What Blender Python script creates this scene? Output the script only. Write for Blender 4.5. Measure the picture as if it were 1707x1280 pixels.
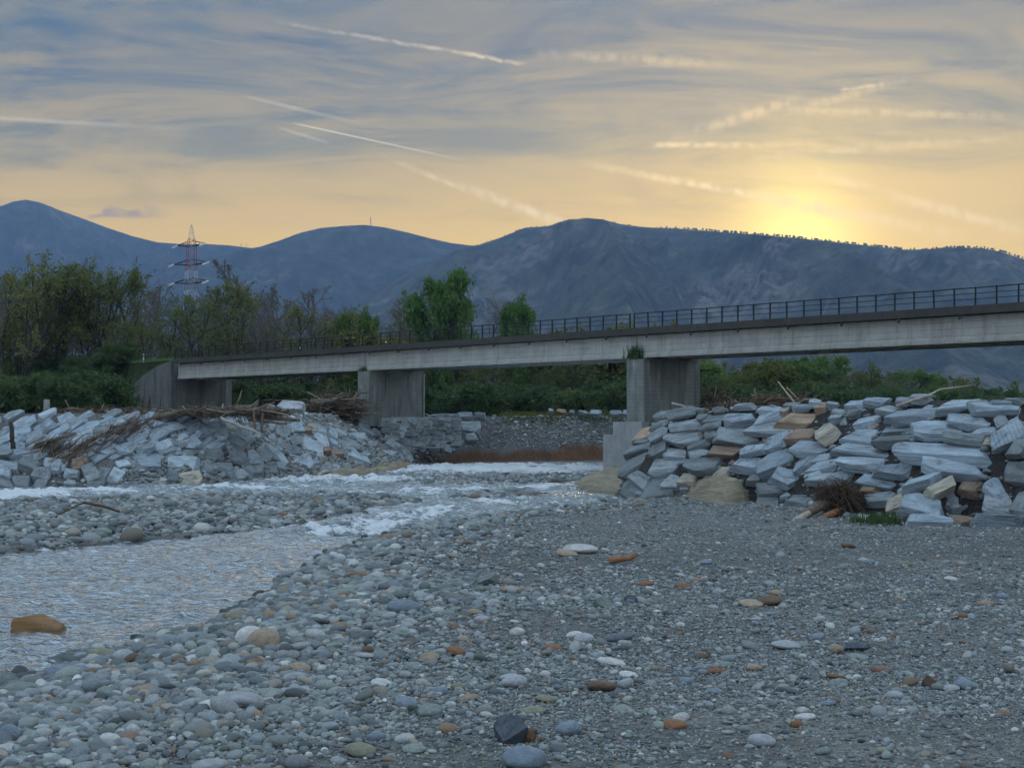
import bpy, bmesh, math, random
import numpy as np
from mathutils import Vector, Matrix

R = math.radians
for o in list(bpy.data.objects):
    bpy.data.objects.remove(o)
SC = bpy.context.scene
COL = SC.collection

# ------------------------------------------------------------------ camera
CAM = np.array([0.0, 0.0, 3.8])
F = 2500.0                      # focal length in photo pixels (photo 1707 x 1280)
PITCH = math.atan(67.0 / F)     # horizon at photo row 707
cam_data = bpy.data.cameras.new('camera')
cam_data.sensor_width = 36.0
cam_data.lens = 36.0 * F / 1707.0
cam_data.clip_end = 30000.0
cam_data.clip_start = 0.1
cam = bpy.data.objects.new('camera', cam_data)
cam.location = CAM
cam.rotation_euler = (R(90) + PITCH, 0, 0)
COL.objects.link(cam)
SC.camera = cam

def ray(px, py):
    cx = (px - 853.5) / F
    cy = (640.0 - py) / F
    sp, cp = math.sin(PITCH), math.cos(PITCH)
    return np.array([cx, cp - cy * sp, sp + cy * cp])

def atD(px, py, D):
    d = ray(px, py)
    return CAM + d * (D / d[1])

def G(px, py, z=0.0):
    d = ray(px, py)
    return CAM + d * ((z - CAM[2]) / d[2])

# ------------------------------------------------------------------ node helper
class NT:
    def __init__(s, tree):
        s.t = tree; s.n = tree.nodes; s.l = tree.links
    def new(s, typ, **kw):
        n = s.n.new(typ)
        for k, v in kw.items():
            setattr(n, k, v)
        return n
    def put(s, sock, v):
        if v is None: return
        if isinstance(v, bpy.types.NodeSocket): s.l.new(v, sock)
        else:
            if isinstance(v, (tuple, list)) and sock.type == 'RGBA' and len(v) == 3: v = (*v, 1)
            sock.default_value = v
    def m(s, op, a, b=None, c=None, clamp=False):
        n = s.new('ShaderNodeMath', operation=op); n.use_clamp = clamp
        s.put(n.inputs[0], a); s.put(n.inputs[1], b); s.put(n.inputs[2], c)
        return n.outputs[0]
    def vm(s, op, a, b=None, scale=None):
        n = s.new('ShaderNodeVectorMath', operation=op)
        s.put(n.inputs[0], a); s.put(n.inputs[1], b)
        if scale is not None: s.put(n.inputs['Scale'], scale)
        return n.outputs['Value'] if op in ('DOT_PRODUCT', 'LENGTH', 'DISTANCE') else n.outputs['Vector']
    def mr(s, v, a, b, c=0.0, d=1.0, smooth=False):
        n = s.new('ShaderNodeMapRange')
        if smooth: n.interpolation_type = 'SMOOTHSTEP'
        s.put(n.inputs[0], v)
        for i, x in enumerate((a, b, c, d)): s.put(n.inputs[i + 1], x)
        return n.outputs[0]
    def mix(s, f, a, b, blend='MIX', clamp=False):
        n = s.new('ShaderNodeMix', data_type='RGBA', blend_type=blend); n.clamp_result = clamp
        s.put(n.inputs[0], f); s.put(n.inputs[6], a); s.put(n.inputs[7], b)
        return n.outputs[2]
    def ramp(s, f, stops, interp='LINEAR'):
        n = s.new('ShaderNodeValToRGB'); cr = n.color_ramp; cr.interpolation = interp
        while len(cr.elements) < len(stops): cr.elements.new(0.5)
        for e, (p, c) in zip(cr.elements, stops):
            e.position = p; e.color = (*c, 1) if len(c) == 3 else c
        s.put(n.inputs[0], f)
        return n.outputs[0]
    def noise(s, vec, scale, detail=4, rough=0.55, dist=0.0):
        n = s.new('ShaderNodeTexNoise')
        s.put(n.inputs['Vector'], vec)
        n.inputs['Scale'].default_value = scale; n.inputs['Detail'].default_value = detail
        n.inputs['Roughness'].default_value = rough; n.inputs['Distortion'].default_value = dist
        return n.outputs[0]
    def vor(s, vec, scale, feature='F1', out='Distance', rand=1.0):
        n = s.new('ShaderNodeTexVoronoi', feature=feature)
        s.put(n.inputs['Vector'], vec); n.inputs['Scale'].default_value = scale
        n.inputs['Randomness'].default_value = rand
        return n.outputs[out]
    def mapping(s, vec, loc=(0, 0, 0), rot=(0, 0, 0), scale=(1, 1, 1)):
        n = s.new('ShaderNodeMapping')
        s.put(n.inputs['Vector'], vec); n.inputs['Location'].default_value = loc
        n.inputs['Rotation'].default_value = rot; n.inputs['Scale'].default_value = scale
        return n.outputs[0]
    def comb(s, x, y, z):
        n = s.new('ShaderNodeCombineXYZ')
        for i, v in enumerate((x, y, z)): s.put(n.inputs[i], v)
        return n.outputs[0]
    def sep(s, v):
        n = s.new('ShaderNodeSeparateXYZ'); s.put(n.inputs[0], v)
        return n.outputs
    def bump(s, h, strength=0.5, dist=0.05):
        n = s.new('ShaderNodeBump'); s.put(n.inputs['Height'], h)
        n.inputs['Strength'].default_value = strength; n.inputs['Distance'].default_value = dist
        return n.outputs[0]

# ------------------------------------------------------------------ world: evening sky
SUN_AZ = math.atan((1335 - 853.5) / F)          # to the right of +Y
SUN_EL = R(6.9)
SUN_DIR = Vector((math.sin(SUN_AZ) * math.cos(SUN_EL), math.cos(SUN_AZ) * math.cos(SUN_EL), math.sin(SUN_EL)))
world = bpy.data.worlds.new('World')
SC.world = world
world.use_nodes = True
world.cycles.sampling_method = 'MANUAL'; world.cycles.sample_map_resolution = 256

def build_world():
    w = NT(world.node_tree)
    w.n.clear()
    out = w.new('ShaderNodeOutputWorld')
    bg = w.new('ShaderNodeBackground')
    w.l.new(bg.outputs[0], out.inputs[0])
    sky = w.new('ShaderNodeTexSky', sky_type='NISHITA')
    sky.sun_disc = False
    sky.sun_elevation = SUN_EL
    sky.sun_rotation = SUN_AZ
    sky.altitude = 300; sky.air_density = 1.0; sky.dust_density = 2.0; sky.ozone_density = 1.5
    tc = w.new('ShaderNodeTexCoord').outputs['Generated']
    d = w.vm('NORMALIZE', tc)
    x, y, z = w.sep(d)
    ysafe = w.m('MAXIMUM', y, 0.15)
    a = w.m('DIVIDE', x, ysafe)                 # tangent of azimuth
    b = w.m('DIVIDE', z, ysafe)                 # tangent of elevation
    front = w.mr(y, 0.2, 0.5)
    ab = w.comb(a, b, 0.0)
    # thin cirrus, seen at a shallow angle: layer 9 km up, streaked
    zs = w.m('ADD', w.m('MAXIMUM', z, 0.0), 0.10)
    u = w.m('DIVIDE', x, zs); v = w.m('DIVIDE', y, zs)
    lay = w.comb(u, v, 0.0)
    n1 = w.noise(w.mapping(lay, (3.1, 1.7, 0), (0, 0, R(14)), (0.55, 1.1, 1)), 1.0, 4, 0.58, 0.6)
    n2 = w.noise(w.mapping(lay, (8.3, 4.2, 0), (0, 0, R(-9)), (1.0, 4.2, 1)), 1.1, 4, 0.62, 0.8)
    n3 = w.noise(w.mapping(ab, (0.3, 2.2, 0), (0, 0, R(-5)), (2.6, 13, 1)), 1.9, 8, 0.68, 1.6)
    clouds = w.m('ADD', w.m('MULTIPLY', n1, 0.32), w.m('ADD', w.m('MULTIPLY', n2, 0.18), w.m('MULTIPLY', n3, 0.50)))
    cm = w.mr(clouds, 0.41, 0.62, 0.0, 1.0, True)
    # evening gradient, sunward and away; unseen upper part brightened to light gravel and water
    lift = w.m('SUBTRACT', z, w.m('MULTIPLY', w.m('SUBTRACT', clouds, 0.5), 0.065))
    tilt = w.m('SUBTRACT', lift, w.m('MULTIPLY', w.m('MINIMUM', w.m('MAXIMUM', w.m('ADD', a, 0.05), -0.4), 0.6), w.mr(z, 0.10, 0.24, 0.0, 0.04)))
    el = w.mr(tilt, 0.0, 1.0)
    warm = w.ramp(el, [(0.0, (1.45, .86, .03)), (0.12, (1.40, .85, .035)), (0.142, (1.22, .75, .05)), (0.180, (.36, .30, .115)),
                       (0.212, (.125, .155, .135)), (0.245, (.058, .102, .135)), (0.285, (.055, .115, .170)), (0.34, (.25, .35, .43)), (0.46, (.44, .57, .68)), (1.0, (.52, .70, .86))])
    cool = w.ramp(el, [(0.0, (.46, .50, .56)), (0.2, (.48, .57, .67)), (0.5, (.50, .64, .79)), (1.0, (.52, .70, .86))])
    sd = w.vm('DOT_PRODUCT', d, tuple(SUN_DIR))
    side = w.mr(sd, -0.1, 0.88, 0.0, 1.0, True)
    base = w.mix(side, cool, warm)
    # veil of cirrus: a little greyer and brighter, warm near the sun
    vw = w.mix(w.mr(z, 0.10, 0.30), (1.12, .70, .10), (.145, .17, .155))
    veilc = w.mix(side, (.34, .38, .47), vw)
    c1 = w.mix(w.m('MULTIPLY', cm, 0.66), base, veilc)
    c2 = w.mix(w.m('MULTIPLY', w.mr(clouds, 0.50, 0.40, 0, 1, True), 0.28), c1, w.mix(1.0, c1, (.60, .64, .74), 'MULTIPLY'))
    # glow of the veiled sun
    sdp = w.m('MAXIMUM', sd, 0.0)
    ga = w.m('POWER', sdp, 1500.0); gb = w.m('POWER', sdp, 170.0); gc = w.m('POWER', sdp, 26.0)
    soft = w.mr(clouds, 0.34, 0.60, 0.35, 1.35)
    gl = w.vm('ADD', w.vm('SCALE', (1.3, 1.05, .22), scale=ga), w.vm('SCALE', (.25, .16, .01), scale=w.m('MULTIPLY', gb, soft)))
    gl = w.vm('ADD', gl, w.vm('SCALE', (.06, .035, .0), scale=w.m('MULTIPLY', gc, soft)))
    c3 = w.vm('ADD', c2, gl)
    # aircraft trails
    nz = w.new('ShaderNodeTexNoise'); nz.inputs['Scale'].default_value = 150.0; nz.inputs['Detail'].default_value = 2.0
    w.put(nz.inputs['Vector'], w.mapping(ab, (0, 0, 0), (0, 0, R(20)), (1.0, 0.45, 1)))
    fine = nz.outputs[0]
    ab2 = w.vm('ADD', ab, w.vm('SCALE', w.vm('SUBTRACT', nz.outputs['Color'], (0.5, 0.5, 0.5)), scale=7.0 / F))
    puffk = w.mr(fine, 0.36, 0.60, 0.25, 1.1)
    trails = [  # (x0,y0,x1,y1, half width px, strength along the trail, puffy)
        (486, 205, 775, 268, 2.6, (.9, .9, .6, .25), False),
        (630, 258, 790, 322, 8, (.0, .40, .6, .7), True), (760, 308, 960, 380, 14, (.4, .85, .95, .8), True),
        (455, 36, 880, 108, 6, (.2, .35, .45, .65), True),
        (400, 159, 625, 212, 6, (.2, .35, .25, .1), False),
        (462, 212, 552, 240, 5, (.2, .35, .35, .2), False),
        (960, 270, 1300, 334, 11, (.2, .55, .8, .9), True), (1250, 326, 1620, 396, 18, (.8, .9, .7, .3), True),
        (1350, 288, 1720, 390, 16, (.5, .35, .7, .6), True),
        (-40, 195, 420, 222, 7, (.45, .35, .14, .05), False),
        (1085, 241, 1400, 243, 9, (.65, .5, .3, .1), True),
        (1395, 153, 1530, 131, 8, (.25, .40, .3, .1), True),
        (1115, 234, 1345, 162, 17, (.15, .30, .38, .2), True), (1290, 196, 1520, 128, 15, (.15, .28, .25, .1), True),
        (1180, 178, 1720, 196, 12, (.1, .26, .28, .2), True), (1240, 262, 1720, 228, 15, (.1, .25, .28, .2), True),
        (880, 88, 1250, 112, 16, (.1, .25, .25, .1), True),
    ]
    acc = None
    for (x0, y0, x1, y1, hw, st, puff) in trails:
        hw = hw * (0.95 if puff else 0.9); A = ray(x0, y0); B = ray(x1, y1)
        A = A / A[1]; B = B / B[1]
        A = np.array([A[0], A[2]]); B = np.array([B[0], B[2]])
        L = float(np.linalg.norm(B - A)); th = math.atan2(B[1] - A[1], B[0] - A[0])
        mp = w.new('ShaderNodeMapping', vector_type='TEXTURE')
        w.put(mp.inputs['Vector'], ab2 if puff else ab)
        mp.inputs['Location'].default_value = (A[0], A[1], 0); mp.inputs['Rotation'].default_value = (0, 0, th)
        mp.inputs['Scale'].default_value = (L, hw / F, 1)
        t, q, _ = w.sep(mp.outputs[0])
        core = w.mr(w.m('ABSOLUTE', q), 0.0, 1.0, 0.85, 0, True)
        st = w.ramp(t, [(0.0, (0, 0, 0))] + [(0.06 + 0.28 * i, (v, v, v)) for i, v in enumerate(st)] + [(1.0, (0, 0, 0))])
        k = w.m('MULTIPLY', core, st)
        if puff: k = w.m('MULTIPLY', k, puffk)
        acc = k if acc is None else w.m('MAXIMUM', acc, k)
    tint = w.mix(w.mr(sd, 0.955, 0.998), (.95, .82, .58), (1.8, 1.25, .45))
    col = w.mix(w.m('MULTIPLY', acc, front, clamp=True), c3, tint)
    # small dark cloudlets low on the left
    dots = w.noise(w.mapping(ab, (0, 0, 0), (0, 0, 0), (1, 2.2, 1)), 34.0, 2, 0.6)
    mask = w.m('MULTIPLY', w.mr(w.m('ABSOLUTE', w.m('ADD', a, 0.268)), 0.012, 0.045, 1, 0, True), w.mr(w.m('ABSOLUTE', w.m('SUBTRACT', b, 0.1415)), 0.001, 0.006, 1, 0, True))
    col = w.mix(w.m('MULTIPLY', w.mr(dots, 0.46, 0.60, 0, 0.75, True), w.m('MULTIPLY', mask, front)), col, (.40, .29, .21))
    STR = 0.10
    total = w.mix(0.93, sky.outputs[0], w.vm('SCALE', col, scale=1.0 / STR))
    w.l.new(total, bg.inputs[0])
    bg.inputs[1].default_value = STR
build_world()

# ------------------------------------------------------------------ sun (veiled, sinking behind the ridge)
sun_data = bpy.data.lights.new('sun', 'SUN')
sun_data.energy = 0.6
sun_data.angle = R(10)
sun_data.color = (1.0, 0.80, 0.52)
sun = bpy.data.objects.new('sun', sun_data)
sun.rotation_euler = SUN_DIR.to_track_quat('Z', 'Y').to_euler()
sun.location = (0, 0, 60)
COL.objects.link(sun)

vs = SC.view_settings
vs.view_transform = 'Standard'; vs.look = 'None'; vs.gamma = 1.0; vs.use_curve_mapping = False
vs.exposure = 0.6
SC.render.engine = 'CYCLES'
SC.cycles.use_denoising = True
SC.cycles.use_adaptive_sampling = True
SC.cycles.adaptive_threshold = 0.03
SC.cycles.max_bounces = 4
SC.cycles.diffuse_bounces = 2
SC.cycles.glossy_bounces = 2
SC.cycles.transmission_bounces = 2
SC.cycles.volume_bounces = 0
SC.cycles.transparent_max_bounces = 6

# ------------------------------------------------------------------ numeric noise
def _h(ix, iy, seed):
    n = (ix * 374761393 + iy * 668265263 + seed * 1442695041) & 0xffffffff
    n = ((n ^ (n >> 13)) * 1274126177) & 0xffffffff
    return ((n ^ (n >> 16)) & 0xffff) / 65535.0

def vnoise(x, y, seed=0):
    x = np.asarray(x, float); y = np.asarray(y, float)
    ix = np.floor(x).astype(np.int64); iy = np.floor(y).astype(np.int64)
    fx = x - ix; fy = y - iy
    fx = fx * fx * (3 - 2 * fx); fy = fy * fy * (3 - 2 * fy)
    a = _h(ix, iy, seed); b = _h(ix + 1, iy, seed); c = _h(ix, iy + 1, seed); d = _h(ix + 1, iy + 1, seed)
    return (a + (b - a) * fx) * (1 - fy) + (c + (d - c) * fx) * fy

def fbm(x, y, octv=4, seed=0, gain=0.5):
    s = 0; amp = 1; tot = 0
    for i in range(octv):
        s = s + amp * vnoise(x * 2 ** i + 17.3 * i, y * 2 ** i - 9.1 * i, seed + i)
        tot += amp; amp *= gain
    return s / tot - 0.5

def ridged(x, y, octv=4, seed=0):
    s = 0; amp = 1; tot = 0
    for i in range(octv):
        s = s + amp * (1 - np.abs(2 * vnoise(x * 2 ** i + 7.7 * i, y * 2 ** i + 3.3 * i, seed + i) - 1))
        tot += amp; amp *= 0.5
    return s / tot

def sstep(v, a, b):
    t = np.clip((v - a) / (b - a), 0, 1)
    return t * t * (3 - 2 * t)

def poly_sd(x, y, poly):
    """signed distance to a polygon, positive inside"""
    x = np.asarray(x, float); y = np.asarray(y, float)
    d2 = np.full(x.shape, 1e18); ins = np.zeros(x.shape, bool)
    n = len(poly)
    for i in range(n):
        ax, ay = poly[i]; bx, by = poly[(i + 1) % n]
        ex, ey = bx - ax, by - ay
        t = np.clip(((x - ax) * ex + (y - ay) * ey) / (ex * ex + ey * ey + 1e-12), 0, 1)
        d2 = np.minimum(d2, (x - ax - t * ex) ** 2 + (y - ay - t * ey) ** 2)
        c = ((ay > y) != (by > y))
        if ay != by:
            ins ^= c & (x < ex * (y - ay) / (by - ay) + ax)
    return np.where(ins, 1, -1) * np.sqrt(d2)

# ------------------------------------------------------------------ object helpers
def tag(o, label=None, cat=None, group=None, kind=None):
    if label: o['label'] = label
    if cat: o['category'] = cat
    if group: o['group'] = group
    if kind: o['kind'] = kind
    return o

def make_mesh(name, V, Fc, mat=None, smooth=False):
    me = bpy.data.meshes.new(name)
    V = np.asarray(V, np.float32)
    if isinstance(Fc, np.ndarray):
        k = Fc.shape[1]; nf = len(Fc)
        me.vertices.add(len(V)); me.vertices.foreach_set('co', V.ravel())
        me.loops.add(nf * k); me.loops.foreach_set('vertex_index', Fc.astype(np.int32).ravel())
        me.polygons.add(nf); me.polygons.foreach_set('loop_start', np.arange(0, nf * k, k, dtype=np.int32))
        me.update(calc_edges=True)
    else:
        me.from_pydata([tuple(map(float, v)) for v in V], [], [tuple(map(int, f)) for f in Fc])
        me.update()
    if smooth:
        me.polygons.foreach_set('use_smooth', np.ones(len(me.polygons), bool))
    if mat: me.materials.append(mat)
    return me

def link(name, me, parent=None, loc=(0, 0, 0)):
    o = bpy.data.objects.new(name, me)
    COL.objects.link(o)
    if parent is not None: o.parent = parent
    o.location = loc
    return o

def empty(name, loc):
    o = bpy.data.objects.new(name, None)
    o.location = loc; o.empty_display_size = 0.3
    COL.objects.link(o)
    return o

class MB:
    """collects shapes into one mesh (world coordinates)"""
    def __init__(s): s.v = []; s.f = []
    def add(s, V, Fc):
        n = len(s.v); s.v.extend([tuple(map(float, q)) for q in V]); s.f.extend([tuple(i + n for i in q) for q in Fc])
    def hexa(s, c8):       # 8 corners: bottom 4 ccw, top 4 ccw
        s.add(c8, [(3, 2, 1, 0), (4, 5, 6, 7), (0, 1, 5, 4), (1, 2, 6, 5), (2, 3, 7, 6), (3, 0, 4, 7)])
    def box(s, lo, hi):
        x0, y0, z0 = lo; x1, y1, z1 = hi
        s.hexa([(x0, y0, z0), (x1, y0, z0), (x1, y1, z0), (x0, y1, z0), (x0, y0, z1), (x1, y0, z1), (x1, y1, z1), (x0, y1, z1)])
    def tube(s, pts, radii, sides=6, cap=True):
        pts = [np.asarray(p, float) for p in pts]
        n = len(pts); rings = []
        ref = np.array([0.31, 0.17, 0.93])
        for i, p in enumerate(pts):
            t = pts[min(i + 1, n - 1)] - pts[max(i - 1, 0)]
            t = t / (np.linalg.norm(t) + 1e-9)
            a = np.cross(t, ref)
            if np.linalg.norm(a) < 0.05: a = np.cross(t, [1, 0, 0])
            a = a / np.linalg.norm(a); b = np.cross(t, a)
            r = radii[i] if hasattr(radii, '__len__') else radii
            rings.append([p + r * (math.cos(2 * math.pi * k / sides) * a + math.sin(2 * math.pi * k / sides) * b) for k in range(sides)])
        V = [q for ring in rings for q in ring]; Fc = []
        for i in range(n - 1):
            for k in range(sides):
                k2 = (k + 1) % sides
                Fc.append((i * sides + k, i * sides + k2, (i + 1) * sides + k2, (i + 1) * sides + k))
        if cap:
            Fc.append(tuple(range(sides - 1, -1, -1))); Fc.append(tuple((n - 1) * sides + k for k in range(sides)))
        s.add(V, Fc)
    def build(s, name, mat, parent=None, smooth=False):
        """top-level: origin at the base centre; child: relative to the (unrotated) parent"""
        V = np.array(s.v)
        if parent is not None: org = np.array(parent_world(parent))
        else:
            org = np.array([(V[:, 0].min() + V[:, 0].max()) / 2, (V[:, 1].min() + V[:, 1].max()) / 2, V[:, 2].min()])
        o = link(name, make_mesh(name, V - org, s.f, mat, smooth), parent)
        if parent is None: o.location = org
        return o

def parent_world(o):
    p = Vector((0, 0, 0))
    while o is not None:
        p = p + o.location; o = o.parent
    return p
# ------------------------------------------------------------------ materials
def new_mat(name):
    m = bpy.data.materials.new(name); m.use_nodes = True
    t = NT(m.node_tree); t.n.clear()
    out = t.new('ShaderNodeOutputMaterial'); b = t.new('ShaderNodeBsdfPrincipled')
    t.l.new(b.outputs[0], out.inputs[0])
    return m, t, b, out

def setp(t, b, color=None, rough=None, normal=None, spec=None, metal=None):
    t.put(b.inputs['Base Color'], color); t.put(b.inputs['Roughness'], rough)
    t.put(b.inputs['Normal'], normal); t.put(b.inputs['Specular IOR Level'], spec); t.put(b.inputs['Metallic'], metal)

def simple(name, color, rough=0.7, var=0.25, scale=8.0, bump=0.2, metal=0.0, spec=0.3):
    m, t, b, _ = new_mat(name)
    P = t.new('ShaderNodeTexCoord').outputs['Object']
    n = t.noise(P, scale, 5, 0.6)
    k = t.mr(n, 0.3, 0.7, 1 - var, 1 + var)
    setp(t, b, t.mix(1.0, color, t.comb(k, k, k), 'MULTIPLY'), rough, t.bump(n, bump, 0.03), spec, metal)
    return m

def obj_color(t):
    return t.new('ShaderNodeObjectInfo').outputs['Color']

def m_ground():
    m, t, b, _ = new_mat('river_gravel_ground')
    P = t.new('ShaderNodeNewGeometry').outputs['Position']
    a = t.new('ShaderNodeAttribute', attribute_name='zone')
    cell = t.vor(P, 26.0, 'F1', 'Color'); dist = t.vor(P, 26.0, 'F1', 'Distance')
    cell2 = t.vor(P, 9.0, 'F1', 'Color'); dist2 = t.vor(P, 9.0, 'F1', 'Distance')
    s1 = t.sep(cell)[0]; s2 = t.sep(cell2)[1]
    k = t.m('ADD', t.m('MULTIPLY', s1, 0.55), t.m('MULTIPLY', s2, 0.55))
    k = t.m('ADD', k, 0.45)
    big = t.noise(P, 0.6, 5, 0.6)
    k = t.m('MULTIPLY', k, t.mr(big, 0.3, 0.7, 0.75, 1.2))
    c = t.mix(1.0, a.outputs['Color'], t.comb(k, k, k), 'MULTIPLY')
    h = t.m('ADD', t.m('MULTIPLY', t.m('SUBTRACT', 1.0, dist), 0.03), t.m('MULTIPLY', t.m('SUBTRACT', 1.0, dist2), 0.06))
    setp(t, b, c, 0.85, t.bump(h, 1.0, 1.0), 0.25)
    return m

def m_pebble():
    m, t, b, _ = new_mat('river_pebble')
    a = t.new('ShaderNodeAttribute', attribute_name='col'); a.attribute_type = 'INSTANCER'
    P = t.new('ShaderNodeNewGeometry').outputs['Position']
    n = t.noise(P, 30.0, 4, 0.65)
    k = t.mr(n, 0.3, 0.7, 0.72, 1.25)
    setp(t, b, t.mix(1.0, a.outputs['Color'], t.comb(k, k, k), 'MULTIPLY'), t.mr(n, 0.3, 0.7, 0.5, 0.8), t.bump(n, 0.25, 0.01), 0.35)
    return m

def m_stone():
    m, t, b, _ = new_mat('river_stone')
    P = t.new('ShaderNodeTexCoord').outputs['Object']
    rnd = t.new('ShaderNodeObjectInfo').outputs['Random']
    P = t.vm('ADD', P, t.comb(t.m('MULTIPLY', rnd, 37.0), t.m('MULTIPLY', rnd, 11.0), rnd))
    n = t.noise(P, 2.2, 6, 0.62); n2 = t.noise(P, 14.0, 4, 0.7)
    k = t.m('MULTIPLY', t.mr(n, 0.3, 0.7, 0.7, 1.25), t.mr(n2, 0.35, 0.65, 0.85, 1.12))
    setp(t, b, t.mix(1.0, obj_color(t), t.comb(k, k, k), 'MULTIPLY'), t.mr(n, 0.3, 0.7, 0.5, 0.8),
         t.bump(t.m('ADD', n, t.m('MULTIPLY', n2, 0.35)), 0.5, 0.06), 0.35)
    return m

def m_rock(name, ribbed=False):
    m, t, b, _ = new_mat(name)
    O = t.new('ShaderNodeTexCoord').outputs['Object']
    rnd = t.new('ShaderNodeObjectInfo').outputs['Random']
    P = t.vm('ADD', O, t.comb(t.m('MULTIPLY', rnd, 91.0), t.m('MULTIPLY', rnd, 53.0), t.m('MULTIPLY', rnd, 29.0)))
    big = t.noise(P, 0.9, 6, 0.6, 0.4)
    grain = t.noise(P, 7.0, 5, 0.7)
    bed = t.noise(t.mapping(P, (0, 0, 0), (R(12), R(8), 0), (0.6, 0.9, 7.0)), 1.6, 5, 0.6, 0.5)
    crack = t.vor(t.vm('ADD', P, t.vm('SCALE', t.comb(big, grain, bed), scale=0.5)), 1.3, 'DISTANCE_TO_EDGE')
    ck = t.mr(crack, 0.0, 0.035, 0.0, 1.0)
    k = t.m('MULTIPLY', t.mr(big, 0.3, 0.7, 0.72, 1.22), t.mr(grain, 0.3, 0.7, 0.8, 1.18))
    k = t.m('MULTIPLY', k, t.mr(bed, 0.35, 0.65, 0.86, 1.1))
    c = t.mix(1.0, obj_color(t), t.comb(k, k, k), 'MULTIPLY')
    c = t.mix(t.mr(t.noise(P, 1.7, 3, 0.5), 0.60, 0.74, 0, 0.45), c, (.24, .19, .14))
    c = t.mix(t.mr(bed, 0.36, 0.44, 0.45, 0.0), c, (.06, .065, .065))
    h = t.m('ADD', t.m('MULTIPLY', big, 0.8), t.m('ADD', t.m('MULTIPLY', grain, 0.22), t.m('ADD', t.m('MULTIPLY', bed, 0.55), t.m('MULTIPLY', ck, 0.03))))
    if ribbed:
        x = t.sep(O)[0]
        wv = t.m('ABSOLUTE', t.m('SINE', t.m('MULTIPLY', t.m('ADD', x, t.m('MULTIPLY', big, 0.12)), 15.0)))
        h = t.m('ADD', h, t.m('MULTIPLY', wv, 0.20))
    setp(t, b, c, 0.75, t.bump(h, 0.85, 0.16), 0.3)
    return m

def m_bedrock():
    m, t, b, _ = new_mat('sculpted_bedrock')
    P = t.new('ShaderNodeNewGeometry').outputs['Position']
    n = t.noise(t.mapping(P, (0, 0, 0), (0, R(6), 0), (0.5, 0.5, 3.5)), 1.2, 7, 0.65, 0.8)
    wet = t.mr(t.sep(P)[2], 0.0, 0.35)
    c = t.ramp(n, [(0.3, (.17, .145, .10)), (0.5, (.29, .25, .175)), (0.7, (.40, .35, .25))])
    c = t.mix(wet, t.mix(1.0, c, (.42, .42, .40), 'MULTIPLY'), c)
    setp(t, b, c, t.mr(wet, 0, 1, 0.3, 0.75), t.bump(n, 0.8, 0.22), 0.35)
    return m

def m_concrete(name, col, boards=0.0, stain=0.5, joints=False, white=0.0):
    """cast concrete; local frame of the bridge comes from the 'bt' attribute (along, across, up)"""
    m, t, b, _ = new_mat(name)
    A = t.new('ShaderNodeAttribute', attribute_name='bt').outputs['Vector']
    x, y, z = t.sep(A)
    n = t.noise(A, 0.9, 6, 0.65); g = t.noise(A, 9.0, 5, 0.7)
    xy = t.m('ADD', x, y)
    streak = t.noise(t.comb(t.m('MULTIPLY', xy, 1.7), 0.0, t.m('MULTIPLY', z, 0.16)), 1.0, 5, 0.65, 0.3)
    k = t.m('MULTIPLY', t.mr(n, 0.3, 0.7, 0.82, 1.15), t.mr(g, 0.3, 0.7, 0.88, 1.1))
    c = t.mix(1.0, col, t.comb(k, k, k), 'MULTIPLY')
    c = t.mix(t.mr(streak, 0.48, 0.70, 0.0, stain), c, (.045, .045, .04))
    if white > 0:
        s2 = t.noise(t.comb(t.m('MULTIPLY', xy, 2.6), 3.3, t.m('MULTIPLY', z, 0.35)), 1.0, 4, 0.6, 0.2)
        c = t.mix(t.mr(s2, 0.60, 0.72, 0.0, white), c, (.42, .43, .42))
    h = t.m('MULTIPLY', g, 0.25)
    if boards > 0:
        row = t.m('FRACT', t.m('MULTIPLY', z, 1.0 / boards))
        ln = t.mr(t.m('ABSOLUTE', t.m('SUBTRACT', row, 0.5)), 0.40, 0.5, 0.0, 1.0)
        brk = t.mr(t.noise(t.comb(t.m('MULTIPLY', xy, 0.5), 7.0, t.m('FLOOR', t.m('MULTIPLY', z, 1.0 / boards))), 1.0, 3), 0.42, 0.6)
        ln = t.m('MULTIPLY', ln, brk)
        c = t.mix(t.m('MULTIPLY', ln, 0.60), c, (.05, .05, .045))
        h = t.m('SUBTRACT', h, t.m('MULTIPLY', ln, 0.3))
    if joints:
        fx = t.m('ABSOLUTE', t.m('SUBTRACT', t.m('FRACT', t.m('MULTIPLY', x, 1 / 3.1)), 0.5))
        jn = t.m('MULTIPLY', t.mr(fx, 0.488, 0.5), t.mr(t.noise(t.comb(t.m('FLOOR', t.m('MULTIPLY', x, 1 / 3.1)), z, 0), 1.3, 2), 0.35, 0.6))
        c = t.mix(t.m('MULTIPLY', jn, 0.6), c, (.05, .05, .045))
    setp(t, b, c, 0.85, t.bump(h, 0.6, 0.05), 0.25)
    return m

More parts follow.
